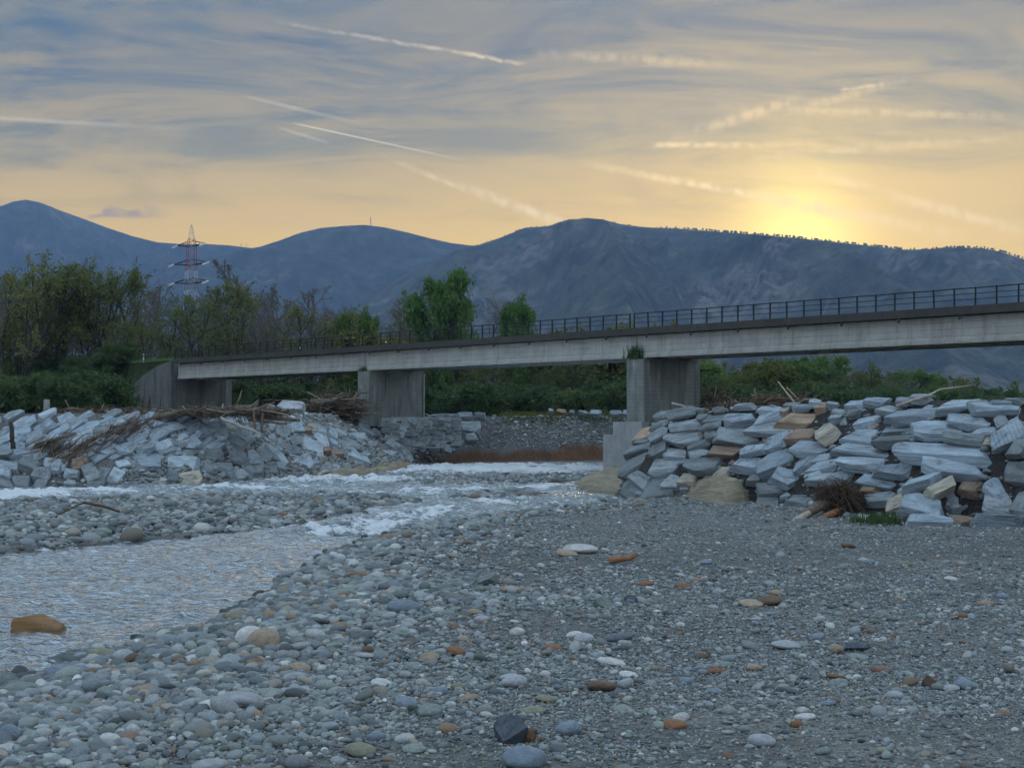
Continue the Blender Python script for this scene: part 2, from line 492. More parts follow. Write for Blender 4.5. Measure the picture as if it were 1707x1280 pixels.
def m_water():
    m, t, b, out = new_mat('river_water')
    P = t.new('ShaderNodeNewGeometry').outputs['Position']
    foam = t.new('ShaderNodeAttribute', attribute_name='foam').outputs['Fac']
    rp = t.new('ShaderNodeAttribute', attribute_name='rapid').outputs['Fac']
    w1 = t.noise(t.mapping(P, (0, 0, 0), (0, 0, R(-35)), (0.75, 1.5, 1)), 3.4, 4, 0.62, 0.8)
    fn = t.noise(t.mapping(P, (0, 0, 0), (0, 0, R(20)), (0.7, 1.6, 1)), 4.0, 6, 0.74, 0.6)
    fm = t.mr(t.m('ADD', foam, t.m('MULTIPLY', t.m('SUBTRACT', fn, 0.5), 2.1)), 0.42, 0.74, 0.0, 1.0, True)
    fm = t.m('MULTIPLY', fm, t.mr(foam, 0.03, 0.25))
    c = t.mix(t.mr(rp, 0.1, 0.7), (.93, .97, 1.0), (.50, .64, .66))
    c = t.mix(fm, c, (.80, .85, .88))
    nb = t.bump(t.m('ADD', w1, t.m('MULTIPLY', t.m('MULTIPLY', fn, fm), 1.0)), 0.9, 0.12)
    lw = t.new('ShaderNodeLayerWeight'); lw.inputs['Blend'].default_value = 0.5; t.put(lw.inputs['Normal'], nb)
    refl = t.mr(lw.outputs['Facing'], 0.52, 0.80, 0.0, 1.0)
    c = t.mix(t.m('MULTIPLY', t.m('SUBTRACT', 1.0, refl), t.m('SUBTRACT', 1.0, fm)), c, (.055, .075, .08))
    setp(t, b, c, t.mr(fm, 0, 1, 0.05, 0.8), nb, 0.5)
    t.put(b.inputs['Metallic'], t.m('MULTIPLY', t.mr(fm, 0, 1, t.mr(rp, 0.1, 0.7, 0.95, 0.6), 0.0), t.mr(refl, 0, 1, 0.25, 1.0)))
    b.inputs['IOR'].default_value = 1.4
    return m

def m_leaf(name, c1, c2, trans=0.35):
    m, t, b, out = new_mat(name)
    P = t.new('ShaderNodeNewGeometry').outputs['Position']
    r = t.new('ShaderNodeObjectInfo').outputs['Random']
    n = t.noise(P, 0.55, 3, 0.6)
    c = t.mix(t.mr(n, 0.35, 0.65), c1, c2)
    k = t.mr(r, 0, 1, 0.75, 1.25)
    c = t.mix(1.0, c, t.comb(k, t.mr(r, 0, 1, 0.85, 1.12), k), 'MULTIPLY')
    setp(t, b, c, 0.6, None, 0.2)
    tr = t.new('ShaderNodeBsdfTranslucent'); t.put(tr.inputs[0], c)
    mx = t.new('ShaderNodeMixShader'); mx.inputs[0].default_value = trans
    t.l.new(b.outputs[0], mx.inputs[1]); t.l.new(tr.outputs[0], mx.inputs[2]); t.l.new(mx.outputs[0], out.inputs[0])
    return m

def m_mountain(name, forest, rock, amount):
    m, t, b, _ = new_mat(name)
    P = t.new('ShaderNodeNewGeometry').outputs['Position']
    n = t.noise(P, 0.0032, 7, 0.62, 0.5); g = t.noise(P, 0.03, 5, 0.7); mid = t.noise(P, 0.011, 5, 0.6)
    k = t.m('MULTIPLY', t.mr(g, 0.3, 0.7, 0.5, 1.5), t.mr(mid, 0.3, 0.7, 0.35, 1.65))
    c = t.mix(1.0, forest, t.comb(k, k, k), 'MULTIPLY')
    rk = t.m('MULTIPLY', t.mr(n, 0.62 - amount, 0.72 - amount, 0, 1, True), t.mr(g, 0.40, 0.58, 0, 1))
    c = t.mix(t.m('MULTIPLY', rk, 0.8), c, rock)
    setp(t, b, c, 0.95, t.bump(g, 1.0, 9.0), 0.1)
    return m

M = {}
M['ground'] = m_ground(); M['pebble'] = m_pebble(); M['stone'] = m_stone()
M['rock'] = m_rock('riprap_rock'); M['ribbed'] = m_rock('drilled_riprap_rock', True)
M['bedrock'] = m_bedrock(); M['water'] = m_water()
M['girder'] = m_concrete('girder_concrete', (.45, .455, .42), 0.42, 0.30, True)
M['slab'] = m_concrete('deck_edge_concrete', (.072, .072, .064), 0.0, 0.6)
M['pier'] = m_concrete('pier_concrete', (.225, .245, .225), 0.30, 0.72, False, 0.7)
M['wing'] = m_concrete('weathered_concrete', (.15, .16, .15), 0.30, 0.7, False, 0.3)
M['footing'] = m_concrete('footing_concrete', (.33, .345, .345), 0.0, 0.15)
M['rail'] = simple('painted_steel_rail', (.020, .026, .034), 0.55, 0.3, 5.0, 0.1, 0.3)
M['bark'] = simple('tree_bark', (.055, .048, .04), 0.9, 0.35, 2.5, 0.6)
M['greybark'] = simple('pale_tree_bark', (.15, .14, .125), 0.9, 0.35, 2.5, 0.6)
M['leaf_olive'] = m_leaf('olive_spring_leaf', (.145, .185, .05), (.22, .25, .08))
M['leaf_green'] = m_leaf('fresh_green_leaf', (.10, .19, .045), (.16, .27, .075))
M['leaf_dark'] = m_leaf('dark_green_leaf', (.058, .110, .038), (.105, .16, .052), 0.35)
M['leaf_grey'] = m_leaf('grey_bud_leaf', (.15, .145, .10), (.20, .19, .13), 0.3)
M['leaf_yellow'] = m_leaf('yellow_green_leaf', (.10, .13, .025), (.15, .16, .04))
M['wood'] = simple('weathered_driftwood', (.17, .135, .10), 0.85, 0.4, 6.0, 0.6)
M['palewood'] = simple('bleached_driftwood', (.42, .36, .28), 0.8, 0.25, 6.0, 0.4)
M['redwood'] = simple('bark_stripped_wood', (.30, .15, .08), 0.8, 0.35, 6.0, 0.5)
M['brush'] = simple('dead_brush', (.095, .066, .045), 0.95, 0.4, 6.0, 0.4)
M['white'] = simple('white_paint', (.72, .72, .70), 0.5, 0.08, 3.0, 0.05)
M['red'] = simple('red_paint', (.36, .05, .035), 0.5, 0.15, 3.0, 0.05)
M['dark'] = simple('dark_steel', (.02, .02, .022), 0.6, 0.2, 3.0, 0.05)
M['blue'] = simple('blue_car_paint', (.025, .05, .17), 0.3, 0.1, 3.0, 0.0)
M['glass'] = simple('dark_window_glass', (.02, .025, .03), 0.08, 0.1, 3.0, 0.0)
M['mount_near'] = m_mountain('wooded_mountain', (.075, .085, .066), (.27, .235, .21), 0.11)
M['mount_far'] = m_mountain('far_mountain', (.07, .08, .07), (.34, .31, .28), 0.05)
M['asphalt'] = simple('road_asphalt', (.05, .05, .05), 0.9, 0.2, 4.0, 0.2)

# ------------------------------------------------------------------ lie of the land
def zw(y):                       # river level: falls towards the camera
    return -0.25 + 0.004 * (np.asarray(y, float) - 25.0)

def GP(pts, z=-0.2):
    return [tuple(G(px, py, z)[:2]) for px, py in pts]

SHORE = GP([(-60, 1150), (0, 1128), (100, 1112), (165, 1086), (250, 1062), (345, 1050), (388, 1022), (455, 1000), (472, 980),
            (524, 946), (592, 909), (662, 892), (718, 879), (812, 867), (900, 856), (980, 848), (1052, 838)])
BAR = [(-40, -60), (-26, 4), (-15, 15)] + SHORE + [(9, 80), (14, 90), (90, 70), (90, -60)]
ISLAND = GP([(-500, 948), (0, 925), (150, 913), (300, 898), (430, 887), (540, 868), (615, 851), (685, 842), (640, 836), (560, 832),
             (350, 834), (100, 842), (0, 845), (-500, 850)])
BAR2 = GP([(650, 806), (760, 809), (880, 808), (985, 801), (960, 793), (820, 795), (700, 798)], 0.0)
BAR3 = GP([(752, 833), (830, 833), (905, 830), (880, 823), (810, 824)], -0.1)
FAR = [(-900, 110), (-120, 96), (-60, 92), (-31, 90.5), (-23.6, 90), (-19.7, 94), (-13.6, 102), (-10.6, 120), (-8.2, 138), (8.8, 148), (40, 151), (200, 145),
       (1500, 160), (4900, 200), (4900, 9400), (-4900, 9400), (-4900, 110)]
RIGHT = [(4900, -40), (70, 34), (30, 43.5), (17.4, 51), (13.8, 53.6), (11.6, 64), (8.6, 70), (6.0, 73.5), (5.4, 79), (6.6, 92), (9.2, 108), (12, 119), (24, 126), (70, 122), (200, 118), (1500, 110), (4900, 100)]
# bridge frame: t along the deck (to the far bank), s across (away from the camera)
BO = np.array([8.7, 113.0]); BE = np.array([-0.66, 0.75]) / math.hypot(.66, .75); BP = np.array([BE[1], -BE[0]])
def BW(t, s, z):
    q = BO + BE * t + BP * s
    return (q[0], q[1], z)
DECK = 10.95

def height(x, y, detail=True):
    x = np.asarray(x, float); y = np.asarray(y, float)
    w = zw(np.clip(y, 0, 160))
    n = fbm(x * 0.5, y * 0.5, 4, 3)
    h = w - 0.75 + 0.5 * n
    def bar(poly, rise, wob=1.0):
        sd = poly_sd(x, y, poly) + wob * fbm(x * 0.8, y * 0.8, 3, 11)
        return w + np.where(sd < 0, np.maximum(sd * 0.3, -0.8), rise * (1 - np.exp(-np.maximum(sd, 0) / 2.2)))
    b = bar(BAR, 0.36) + 0.22 * fbm(x * 0.18, y * 0.18, 3, 5)
    b = b + 2.0 * sstep(-y, -11.0, -3.0)                      # the bank the camera stands on
    h = np.maximum(h, b)
    h = np.maximum(h, bar(ISLAND, 0.30) + 0.12 * n)
    h = np.maximum(h, bar(BAR2, 0.10, 0.5)); h = np.maximum(h, bar(BAR3, 0.16, 0.4))
    # far bank: rubble slope, then a cut gravel cliff
    sd = poly_sd(x, y, FAR) + 1.0 * fbm(x * 0.35, y * 0.35, 4, 21)
    wd = np.where(x < -12, 6.5, np.where(x < -7, 6.5 - (x + 12) * 0.7, 3.0))
    f = np.clip(sd / wd, -0.3, 1)
    top = 4.5 + 0.35 * fbm(x * 0.06, y * 0.06, 3, 31) * sstep(sd, 4, 20)
    h = np.maximum(h, np.where(sd > -1.5, w + (top - w) * f ** 1.0 * np.where(f < 0, 0.6, 1), -9))
    # training bank on the near side
    sd = poly_sd(x, y, RIGHT)
    q1 = atD(1640, 800, 52.5); q2 = atD(1275, 815, 66.5); q3 = atD(1480, 840, 57)
    dent = 2.2 * np.exp(-(((x - q1[0]) / 1.1) ** 2 + ((y - q1[1] - 1) / 2.4) ** 2)) + 1.0 * np.exp(-(((x - q2[0]) / 1.2) ** 2 + ((y - q2[1]) / 2.0) ** 2)) + 0.9 * np.exp(-(((x - q3[0]) / 0.9) ** 2 + ((y - q3[1]) / 1.6) ** 2))
    sd = sd - dent + 0.5 * fbm(x * 0.5, y * 0.5, 3, 41)
    f = np.clip(sd / (4.6 - 2.1 * sstep(y, 66, 74)), -0.2, 1)
    topr = 4.35 + 0.3 * sstep(x, 8, 18)
    h = np.maximum(h, np.where(sd > -0.9, w + 0.1 + (topr - w) * np.where(f < 0, f, 1 - (1 - f) ** 1.25), -9))
    # road embankment behind the abutment
    tt = (x - BO[0]) * BE[0] + (y - BO[1]) * BE[1]; ss = (x - BO[0]) * BP[0] + (y - BO[1]) * BP[1] - 3.3
    side = np.clip((np.abs(ss) - 3.7) / 9.0, 0, 1)
    emb = 4.4 + (DECK - 0.1 - 4.4) * (1 - side) * np.where(ss < 0, sstep(tt, 76.0, 88.0), sstep(tt, 70.6, 73))
    core = (np.abs(ss) < 3.55) & (tt > 70.8)
    emb = np.where(core, DECK - 0.1, emb)
    emb = np.where(tt > 70.2, emb, -9)
    h = np.maximum(h, np.where(tt < 900, emb, -9))
    return h

def hit(px, py, lo=12.0, hi=260.0, step=0.5):
    d = ray(px, py); d = d / d[1]
    ys = np.arange(lo, hi, step)
    xs = d[0] * ys; zs = CAM[2] + d[2] * ys
    below = zs < height(xs, ys)
    i = int(np.argmax(below))
    if not below[i]: return None
    y1 = np.linspace(ys[max(i - 1, 0)], ys[i], 12)
    k = int(np.argmax(CAM[2] + d[2] * y1 < height(d[0] * y1, y1)))
    y = y1[k]
    return np.array([d[0] * y, y, CAM[2] + d[2] * y])

def normal_at(x, y, e=0.4):
    q = height(np.array([x - e, x + e, x, x]), np.array([y, y, y - e, y + e]))
    n = np.array([-(q[1] - q[0]) / (2 * e), -(q[3] - q[2]) / (2 * e), 1.0])
    return n / np.linalg.norm(n)

def axis(parts):
    out = []
    for a, b, s in parts: out.extend(np.arange(a, b, s))
    return np.array(out)

def geom(a, b, n, sign=1):
    return a + sign * (np.geomspace(1, b + 1, n) - 1)

# ground: one sheet to the horizon, fine around the river
gx = np.concatenate([-60 - (np.geomspace(1, 4841, 40) - 1)[::-1][:-1], axis([(-60, -40, 1.0), (-40, 26, 0.30), (26, 60, 1.2)]), 60 + (np.geomspace(1, 4841, 40) - 1)])
gy = np.concatenate([-(np.geomspace(1, 41, 10) - 1)[::-1][:-1], axis([(0, 14, 1.0), (14, 60, 0.26), (60, 110, 0.30), (110, 160, 0.4), (160, 190, 0.6), (190, 230, 1.5)]), 230 + (np.geomspace(1, 9171, 50) - 1)])
XX, YY = np.meshgrid(gx, gy)
HH = height(XX, YY)
nx, ny = len(gx), len(gy)
idx = np.arange(nx * ny).reshape(ny, nx)
quads = np.stack([idx[:-1, :-1], idx[:-1, 1:], idx[1:, 1:], idx[1:, :-1]], -1).reshape(-1, 4)
me = make_mesh('ground', np.stack([XX, YY, HH], -1).reshape(-1, 3), quads, M['ground'], True)
zone = np.empty((ny, nx, 4), np.float32); zone[..., 3] = 1
zone[..., :3] = (.15, .155, .15)
def paint(mask, c):
    k = np.clip(mask, 0, 1)[..., None]
    zone[..., :3] = zone[..., :3] * (1 - k) + np.array(c) * k
nz = fbm(XX * 0.3, YY * 0.3, 4, 51)
wl = zw(np.clip(YY, 0, 160))
paint(sstep(nz, 0.05, 0.13) * (YY < 60), (.20, .20, .188))                     # fine sand
paint(sstep(0.12 - (HH - wl), 0, 0.12) * (HH < 1), (.07, .072, .068))         # wet at the edge
sdR = poly_sd(XX, YY, RIGHT); sdF = poly_sd(XX, YY, FAR)
paint(sstep(sdR, 0.0, 0.8), (.05, .049, .046))
paint(sstep(sdR, 6.0, 9.0), (.09, .085, .055))
paint((sstep(sdF, -0.5, 0.3) * sstep(9 - sdF, 0, 2)) * (YY < 175), (.15, .152, .148))
clay = sstep(XX, -10, -7) * (YY < 175) * sstep(sdF, -1, 0) * sstep(1.9 - (HH + 3.0 * fbm(XX * .25, YY * .05, 4, 57)), 0, 0.5) * (HH < 4)
paint(clay, (.12, .064, .034))
paint(sstep(sdF, 6, 9 + 6 * (nz + .3)) * (HH > 3.5), (.07, .075, .04))
paint(sstep(HH, 4.9, 6.0), (.035, .055, .018))
paint(sstep(YY, 42, 60) * (poly_sd(XX, YY, BAR) > 0) * (HH < 1) * (sdR < 0), (.20, .205, .20))
paint(sstep(YY, 250, 400), (.05, .065, .03))
ca = me.color_attributes.new('zone', 'FLOAT_COLOR', 'POINT')
ca.data.foreach_set('color', zone.ravel())
ground = link('ground', me)
tag(ground, kind='structure')

# water: one river surface with real waves
def rapid_field(x, y):
    r = 0.05 + 0 * x
    for px, py, z, sx, sy, a in [(850, 784, 0.1, 14, 14, 1.0), (560, 803, 0.0, 9, 8, .80), (380, 815, 0, 9, 6, .62), (40, 828, 0, 3.6, 5, 1.0), (130, 822, 0, 6, 6, .7), (230, 822, 0, 7, 6, .55), (300, 820, 0, 7, 5, .55),
                                (620, 884, -.2, 2.4, 4, .85), (560, 893, -.2, 2.4, 3, .7), (730, 862, -.2, 3.0, 5, .75), (690, 868, -.2, 2.5, 4, .75), (840, 845, -.2, 5, 7, .60), (900, 815, 0, 7, 6, .65), (740, 822, 0, 9, 6, .62), (660, 825, 0, 8, 5, .6), (980, 835, -.1, 4, 6, .45)]:
        q = G(px, py, z)
        r = np.maximum(r, a * np.exp(-((x - q[0]) / sx) ** 2 - ((y - q[1]) / sy) ** 2))
    return r

def water_z(x, y):
    r = rapid_field(x, y)
    c, s = math.cos(0.6), math.sin(0.6)
    u = x * c + y * s; v = -x * s + y * c
    calm = 0.10 * (ridged(u * 0.50, v * 1.0, 2, 61) - 0.5) + 0.19 * fbm(u * 1.5, v * 2.6, 3, 67, .62)
    big = ridged(u * 0.45, v * 0.75, 4, 71) - 0.55
    z = zw(y) + calm + r * (1.25 * big + 0.45 * fbm(x * 1.9, y * 1.9, 3, 77))
    foam = np.clip(r * 1.05 - 0.15 + 1.6 * r * big + 0.8 * sstep(r, .12, .4) * fbm(u * 0.6, v * 1.6, 4, 79), 0, 1)
    return z, r, foam

wy = np.geomspace(15, 165, 780)
wt = np.linspace(-0.60, 0.36, 620)
WX = wt[None, :] * (wy[:, None] + 6); WY = np.repeat(wy[:, None], len(wt), 1)
WZ, WR, WF = water_z(WX, WY)
WH = height(WX, WY)
idx = np.arange(WX.size).reshape(WX.shape)
quads = np.stack([idx[:-1, :-1], idx[:-1, 1:], idx[1:, 1:], idx[1:, :-1]], -1).reshape(-1, 4)
dep = (WH - WZ).ravel()
keep = (dep[quads].min(1) < 0.25)
quads = quads[keep]
used = np.unique(quads); remap = -np.ones(WX.size, int); remap[used] = np.arange(len(used))
WV = np.stack([WX, WY, WZ], -1).reshape(-1, 3)[used]
me = make_mesh('river', WV, remap[quads], M['water'], True)
for nm, arr in (('foam', WF), ('rapid', WR)):
    at = me.attributes.new(nm, 'FLOAT', 'POINT'); at.data.foreach_set('value', arr.ravel()[used].astype(np.float32))
river = link('river_water', me); tag(river, kind='structure')

# ------------------------------------------------------------------ mountains
def mountain(name, sky, Dr, D0, mat, seed, wob, n=(420, 90), extend=(0, 0)):
    sky = np.array(sky, float)
    px = np.linspace(sky[0, 0] - extend[0], sky[-1, 0] + extend[1], n[0])
    py = np.interp(px, sky[:, 0], sky[:, 1])
    X0 = (px - 853.5) / F
    tt = np.concatenate([np.linspace(0, 1, n[1] - 8), np.linspace(1.02, 1.15, 8)])
    V = np.empty((n[1], n[0], 3))
    Hr = np.array([(ray(a_, c_)[2] / ray(a_, c_)[1]) for a_, c_ in zip(px, py)])
    for j, t in enumerate(tt):
        D = D0 + (Dr - D0) * t
        x = X0 * Dr * (0.55 + 0.45 * t) if False else X0 * D
        Hn = Hr * Dr
        prof = np.clip(t, 0, 1) ** 1.15
        h = Hn * prof
        if t > 1: h = Hn * (1 - (t - 1) * 2.5)
        gul = (ridged(x / 420.0 + seed, D / 900.0, 5, seed) - 0.5) * 2
        amp = wob * Hn * (4 * np.clip(t, 0, 1) * (1 - np.clip(t, 0, 1)))
        # keep every point under the line of sight to the ridge
        hh = h + amp * gul
        hh = np.minimum(hh, 3.8 + Hr * D * 0.995) if t < 0.999 else hh
        V[j, :, 0] = x; V[j, :, 1] = D; V[j, :, 2] = np.maximum(hh + 3.8 * min(t, 1), -2 + 4 * t) if t <= 1 else hh
    idx = np.arange(n[0] * n[1]).reshape(n[1], n[0])
    quads = np.stack([idx[:-1, :-1], idx[:-1, 1:], idx[1:, 1:], idx[1:, :-1]], -1).reshape(-1, 4)
    o = link(name, make_mesh(name, V.reshape(-1, 3), quads, mat, True))
    tag(o, kind='structure')
    return o, px, py

SKY_FAR = [(-900, 420), (-500, 380), (-200, 360), (-60, 352), (0, 343), (20, 336), (40, 333), (65, 338), (100, 352), (140, 366), (180, 381), (220, 394), (260, 404), (300, 407), (345, 407), (380, 409), (420, 414), (470, 420), (560, 430), (700, 445)]
SKY_MID = [(200, 470), (330, 432), (400, 417), (430, 412), (465, 401), (500, 388), (535, 380), (570, 377), (605, 375), (640, 379), (680, 388), (715, 397), (750, 405), (790, 410), (830, 420), (900, 435), (1000, 450)]
SKY_NEAR = [(540, 545), (600, 505), (650, 470), (700, 446), (760, 418), (800, 408), (835, 396), (875, 380), (915, 377), (945, 367), (980, 364), (1005, 366), (1040, 375), (1075, 379), (1140, 382), (1200, 387), (1270, 392), (1330, 397), (1400, 405), (1460, 411), (1510, 417), (1545, 416), (1590, 413), (1640, 414), (1670, 420), (1707, 432), (1800, 450), (2100, 440), (2600, 470)]
mountain('far_mountain', SKY_FAR, 8200, 4800, M['mount_far'], 5, 0.30)
mountain('middle_mountain', SKY_MID, 6300, 3900, M['mount_far'], 9, 0.30)
MN = mountain('near_mountain', SKY_NEAR, 4600, 2300, M['mount_near'], 14, 0.42, (800, 150))
tag(MN[0])
# ------------------------------------------------------------------ bridge
bridge = empty('road_bridge', BW(0, 0, 0))
tag(bridge, 'long concrete girder road bridge crossing the river on wall piers', 'bridge')

def bt_attr(o, fn):
    """store bridge coordinates (along, across, up) per vertex for the concrete materials"""
    me = o.data
    co = np.empty(len(me.vertices) * 3, np.float32); me.vertices.foreach_get('co', co); co = co.reshape(-1, 3) + np.array(parent_world(o), np.float32)
    rel = co[:, :2] - BO
    t = rel @ BE; s = rel @ BP
    a = me.attributes.new('bt', 'FLOAT_VECTOR', 'POINT')
    a.data.foreach_set('vector', np.stack([t, s, co[:, 2]], -1).astype(np.float32).ravel())

def bbox_tsz(mb, t0, t1, s0, s1, z0, z1):
    mb.hexa([BW(t0, s0, z0), BW(t1, s0, z0), BW(t1, s1, z0), BW(t0, s1, z0), BW(t0, s0, z1), BW(t1, s0, z1), BW(t1, s1, z1), BW(t0, s1, z1)])

def prism_t(mb, prof, t0, t1, n=1):
    """profile [(s,z)..] swept along t"""
    k = len(prof); V = []; Fc = []
    ts = np.linspace(t0, t1, n + 1)
    for t in ts: V += [BW(t, s, z) for s, z in prof]
    for i in range(n):
        for j in range(k):
            j2 = (j + 1) % k
            Fc.append((i * k + j, i * k + j2, (i + 1) * k + j2, (i + 1) * k + j))
    Fc.append(tuple(range(k))); Fc.append(tuple(n * k + j for j in range(k - 1, -1, -1)))
    mb.add(V, Fc)

ZB = 8.76
T2, T1, T0 = -0.9, 33.8, 68.8            # pier, pier, abutment along the deck
SPANS = [(-105, -70.2), (-70.2, -35.6), (-35.6, T2), (T2, T1), (T1, T0)]
for (ta, tb) in SPANS:
    a, b = ta + 0.05, tb - 0.05
    for gi, s0 in enumerate((0.0, 2.35, 4.7)):
        prof = [(s0 + 0.02, ZB), (s0 + 0.62, ZB), (s0 + 0.62, ZB + 0.28), (s0 + 0.46, ZB + 0.40), (s0 + 0.46, 10.42), (s0 + 0.10, 10.42), (s0 + 0.10, ZB + 0.36), (s0 + 0.02, ZB + 0.28)]
        mb = MB(); prism_t(mb, prof, a, b, 12)
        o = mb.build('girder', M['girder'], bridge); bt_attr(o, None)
    mb = MB()
    prism_t(mb, [(-0.55, 10.46), (5.9, 10.46), (5.9, 10.95), (5.55, 10.95), (5.55, 10.80), (-0.2, 10.80), (-0.2, 10.97), (-0.55, 10.97)], a - 0.03, b + 0.03, 24)
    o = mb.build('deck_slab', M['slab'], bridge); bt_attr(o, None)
    mb = MB(); prism_t(mb, [(-0.18, 10.804), (5.53, 10.804), (5.53, 10.86), (-0.18, 10.86)], a, b)
    mb.build('road_surface', M['asphalt'], bridge)
    for t in np.arange(ta + 2.4, tb, 4.35):      # drain spouts through the kerb
        mb = MB(); mb.tube([BW(t, -0.2, 10.55), BW(t + 0.02, -0.72, 10.36), BW(t + 0.02, -0.80, 10.16)], [0.07, 0.075, 0.075], 6)
        mb.build('drain_spout', M['dark'], bridge)

# piers
def pier(t, ztop, zbot):
    mb = MB()
    w, s0, s1 = 0.88, -0.35, 6.15
    pr = [(t - w, s0 + 0.25), (t - w + 0.35, s0), (t + w - 0.35, s0), (t + w, s0 + 0.25), (t + w, s1), (t - w, s1)]
    zs = [zbot, (zbot + ztop) / 2, ztop]
    V = [BW(a, b, z) for z in zs for a, b in pr]; k = 6; Fc = []
    for i in range(2):
        for j in range(k):
            j2 = (j + 1) % k; Fc.append((i * k + j2, i * k + j, (i + 1) * k + j, (i + 1) * k + j2))
    Fc += [tuple(range(k)), tuple(2 * k + j for j in range(k - 1, -1, -1))]
    mb.add(V, Fc)
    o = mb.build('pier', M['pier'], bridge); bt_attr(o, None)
    mb = MB(); bbox_tsz(mb, t - w - 0.12, t + w + 0.12, 0.05, s1 - 0.1, ztop - 0.02, ztop + 0.10)
    c = mb.build('bearing_shelf', M['pier'], o); bt_attr(c, None)
    return o
p2 = pier(T2, 8.66, 3.9)
mb = MB(); bbox_tsz(mb, T2 - 1.5, T2 + 1.5, -0.95, 7.4, 3.0, 3.98)
o = mb.build('footing_cap', M['footing'], p2); bt_attr(o, None)
mb = MB(); bbox_tsz(mb, T2 - 2.2, T2 + 2.05, -1.45, 8.4, -0.9, 3.02)
o = mb.build('footing_block', M['footing'], p2); bt_attr(o, None)
p1 = pier(T1, 8.66, 3.6)
mb = MB(); mb.tube([BW(T1 - .95, 6.22, 4.2), BW(T1 - .95, 6.22, 8.6)], 0.09, 8)
mb.build('downpipe', M['footing'], p1)
pier(-35.6, 8.66, 1.0)
pier(-70.2, 8.66, 1.0)
# abutment: breast wall, bearing recess, wing wall
mb = MB(); bbox_tsz(mb, 69.0, 70.6, -0.2, 6.1, 3.5, 8.70)
ab_ = mb.build('abutment_wall', M['wing'], bridge); bt_attr(ab_, None)
mb = MB(); bbox_tsz(mb, 69.8, 70.9, -0.18, 6.08, 8.70, 10.5)
o = mb.build('back_wall', M['pier'], bridge); bt_attr(o, None)
mb = MB(); bbox_tsz(mb, 68.92, 71.0, 6.12, 6.9, 3.4, 10.9)
o = mb.build('cheek_wall', M['pier'], bridge); bt_attr(o, None)
mb = MB()
ww = [(69.2, 3.6), (83.0, 3.6), (83.0, 6.4), (80.5, 7.2), (75.5, 9.3), (72.0, 10.35), (69.2, 10.72)]
V = [BW(t, -0.62, z) for t, z in ww] + [BW(t, -0.22, z) for t, z in ww]; k = len(ww)
mb.add(V, [tuple(range(k)), tuple(range(2 * k - 1, k - 1, -1))] + [(j, j + k, (j + 1) % k + k, (j + 1) % k) for j in range(k)])
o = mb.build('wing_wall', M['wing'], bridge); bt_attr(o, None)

# railing on the near kerb
rl = MB()
RS = -0.40
rng = random.Random(4)
for z in (12.04, 11.70, 11.36):
    for ta, tb in SPANS:
        pts = [BW(t, RS, z + 0.012 * math.sin(t * 1.7 + z)) for t in np.arange(ta + 0.15, tb - 0.1, 1.44)] + [BW(tb - 0.15, RS, z)]
        rl.tube(pts, 0.034 if z > 12 else 0.020, 6)
railing = rl.build('railing', M['rail'], bridge)
pmb = MB(); pmb.box((-0.04, -0.04, 0), (0.04, 0.04, 1.10)); pmb.box((-0.09, -0.09, 0), (0.09, 0.09, 0.02)); pmb.tube([(0, 0, 1.095), (0, 0, 1.13)], [0.045, 0.03], 6)
post_me = make_mesh('railing_post', pmb.v, pmb.f, M['rail'])
post_rot = math.atan2(BE[1], BE[0])
for ta, tb in SPANS:
    nP = 25
    for i in range(nP):
        t = ta + 0.22 + (tb - ta - 0.44) * i / (nP - 1)
        w = Vector(BW(t, RS, 10.965)) - parent_world(railing)
        o = link('post', post_me, railing, w)
        o.rotation_euler = (rng.uniform(-.02, .02), rng.uniform(-.03, .03), post_rot)
# delineator posts on the verge
def delineator(p, label):
    mb = MB(); x, y, z = p
    mb.tube([(x, y, z - 0.05), (x, y, z + 0.95)], [0.07, 0.06], 8); o = mb.build('delineator_post', M['white'])
    m2 = MB(); m2.tube([(x, y, z + 0.62), (x, y, z + 0.78)], [0.072, 0.071], 8); m2.build('reflector_band', M['dark'], o)
    tag(o, label, 'marker post')
for t, s, lab in ((77.0, 0.2, 'white marker post on the grassy verge behind the wing wall'), (52.5, 5.2, 'white marker post on the deck halfway along the last span before the abutment'), (37.5, 5.2, 'white marker post on the deck just past the pier that has a downpipe')):
    q = BW(t, s, 0); z = 10.86 if t < 70 else float(height(q[0], q[1]))
    delineator((q[0], q[1], z), lab)
# ------------------------------------------------------------------ stone shapes
def ico(sub):
    bm = bmesh.new(); bmesh.ops.create_icosphere(bm, subdivisions=sub, radius=1.0)
    V = np.array([v.co[:] for v in bm.verts]); Fc = np.array([[v.index for v in f.verts] for f in bm.faces]); bm.free()
    return V, Fc
ICO = {k: ico(k) for k in (2, 3, 4, 5)}

def noise3(V, f, seed):
    return fbm(V[:, 0] * f + V[:, 2] * 0.7 * f, V[:, 1] * f - V[:, 2] * 0.6 * f, 3, seed)

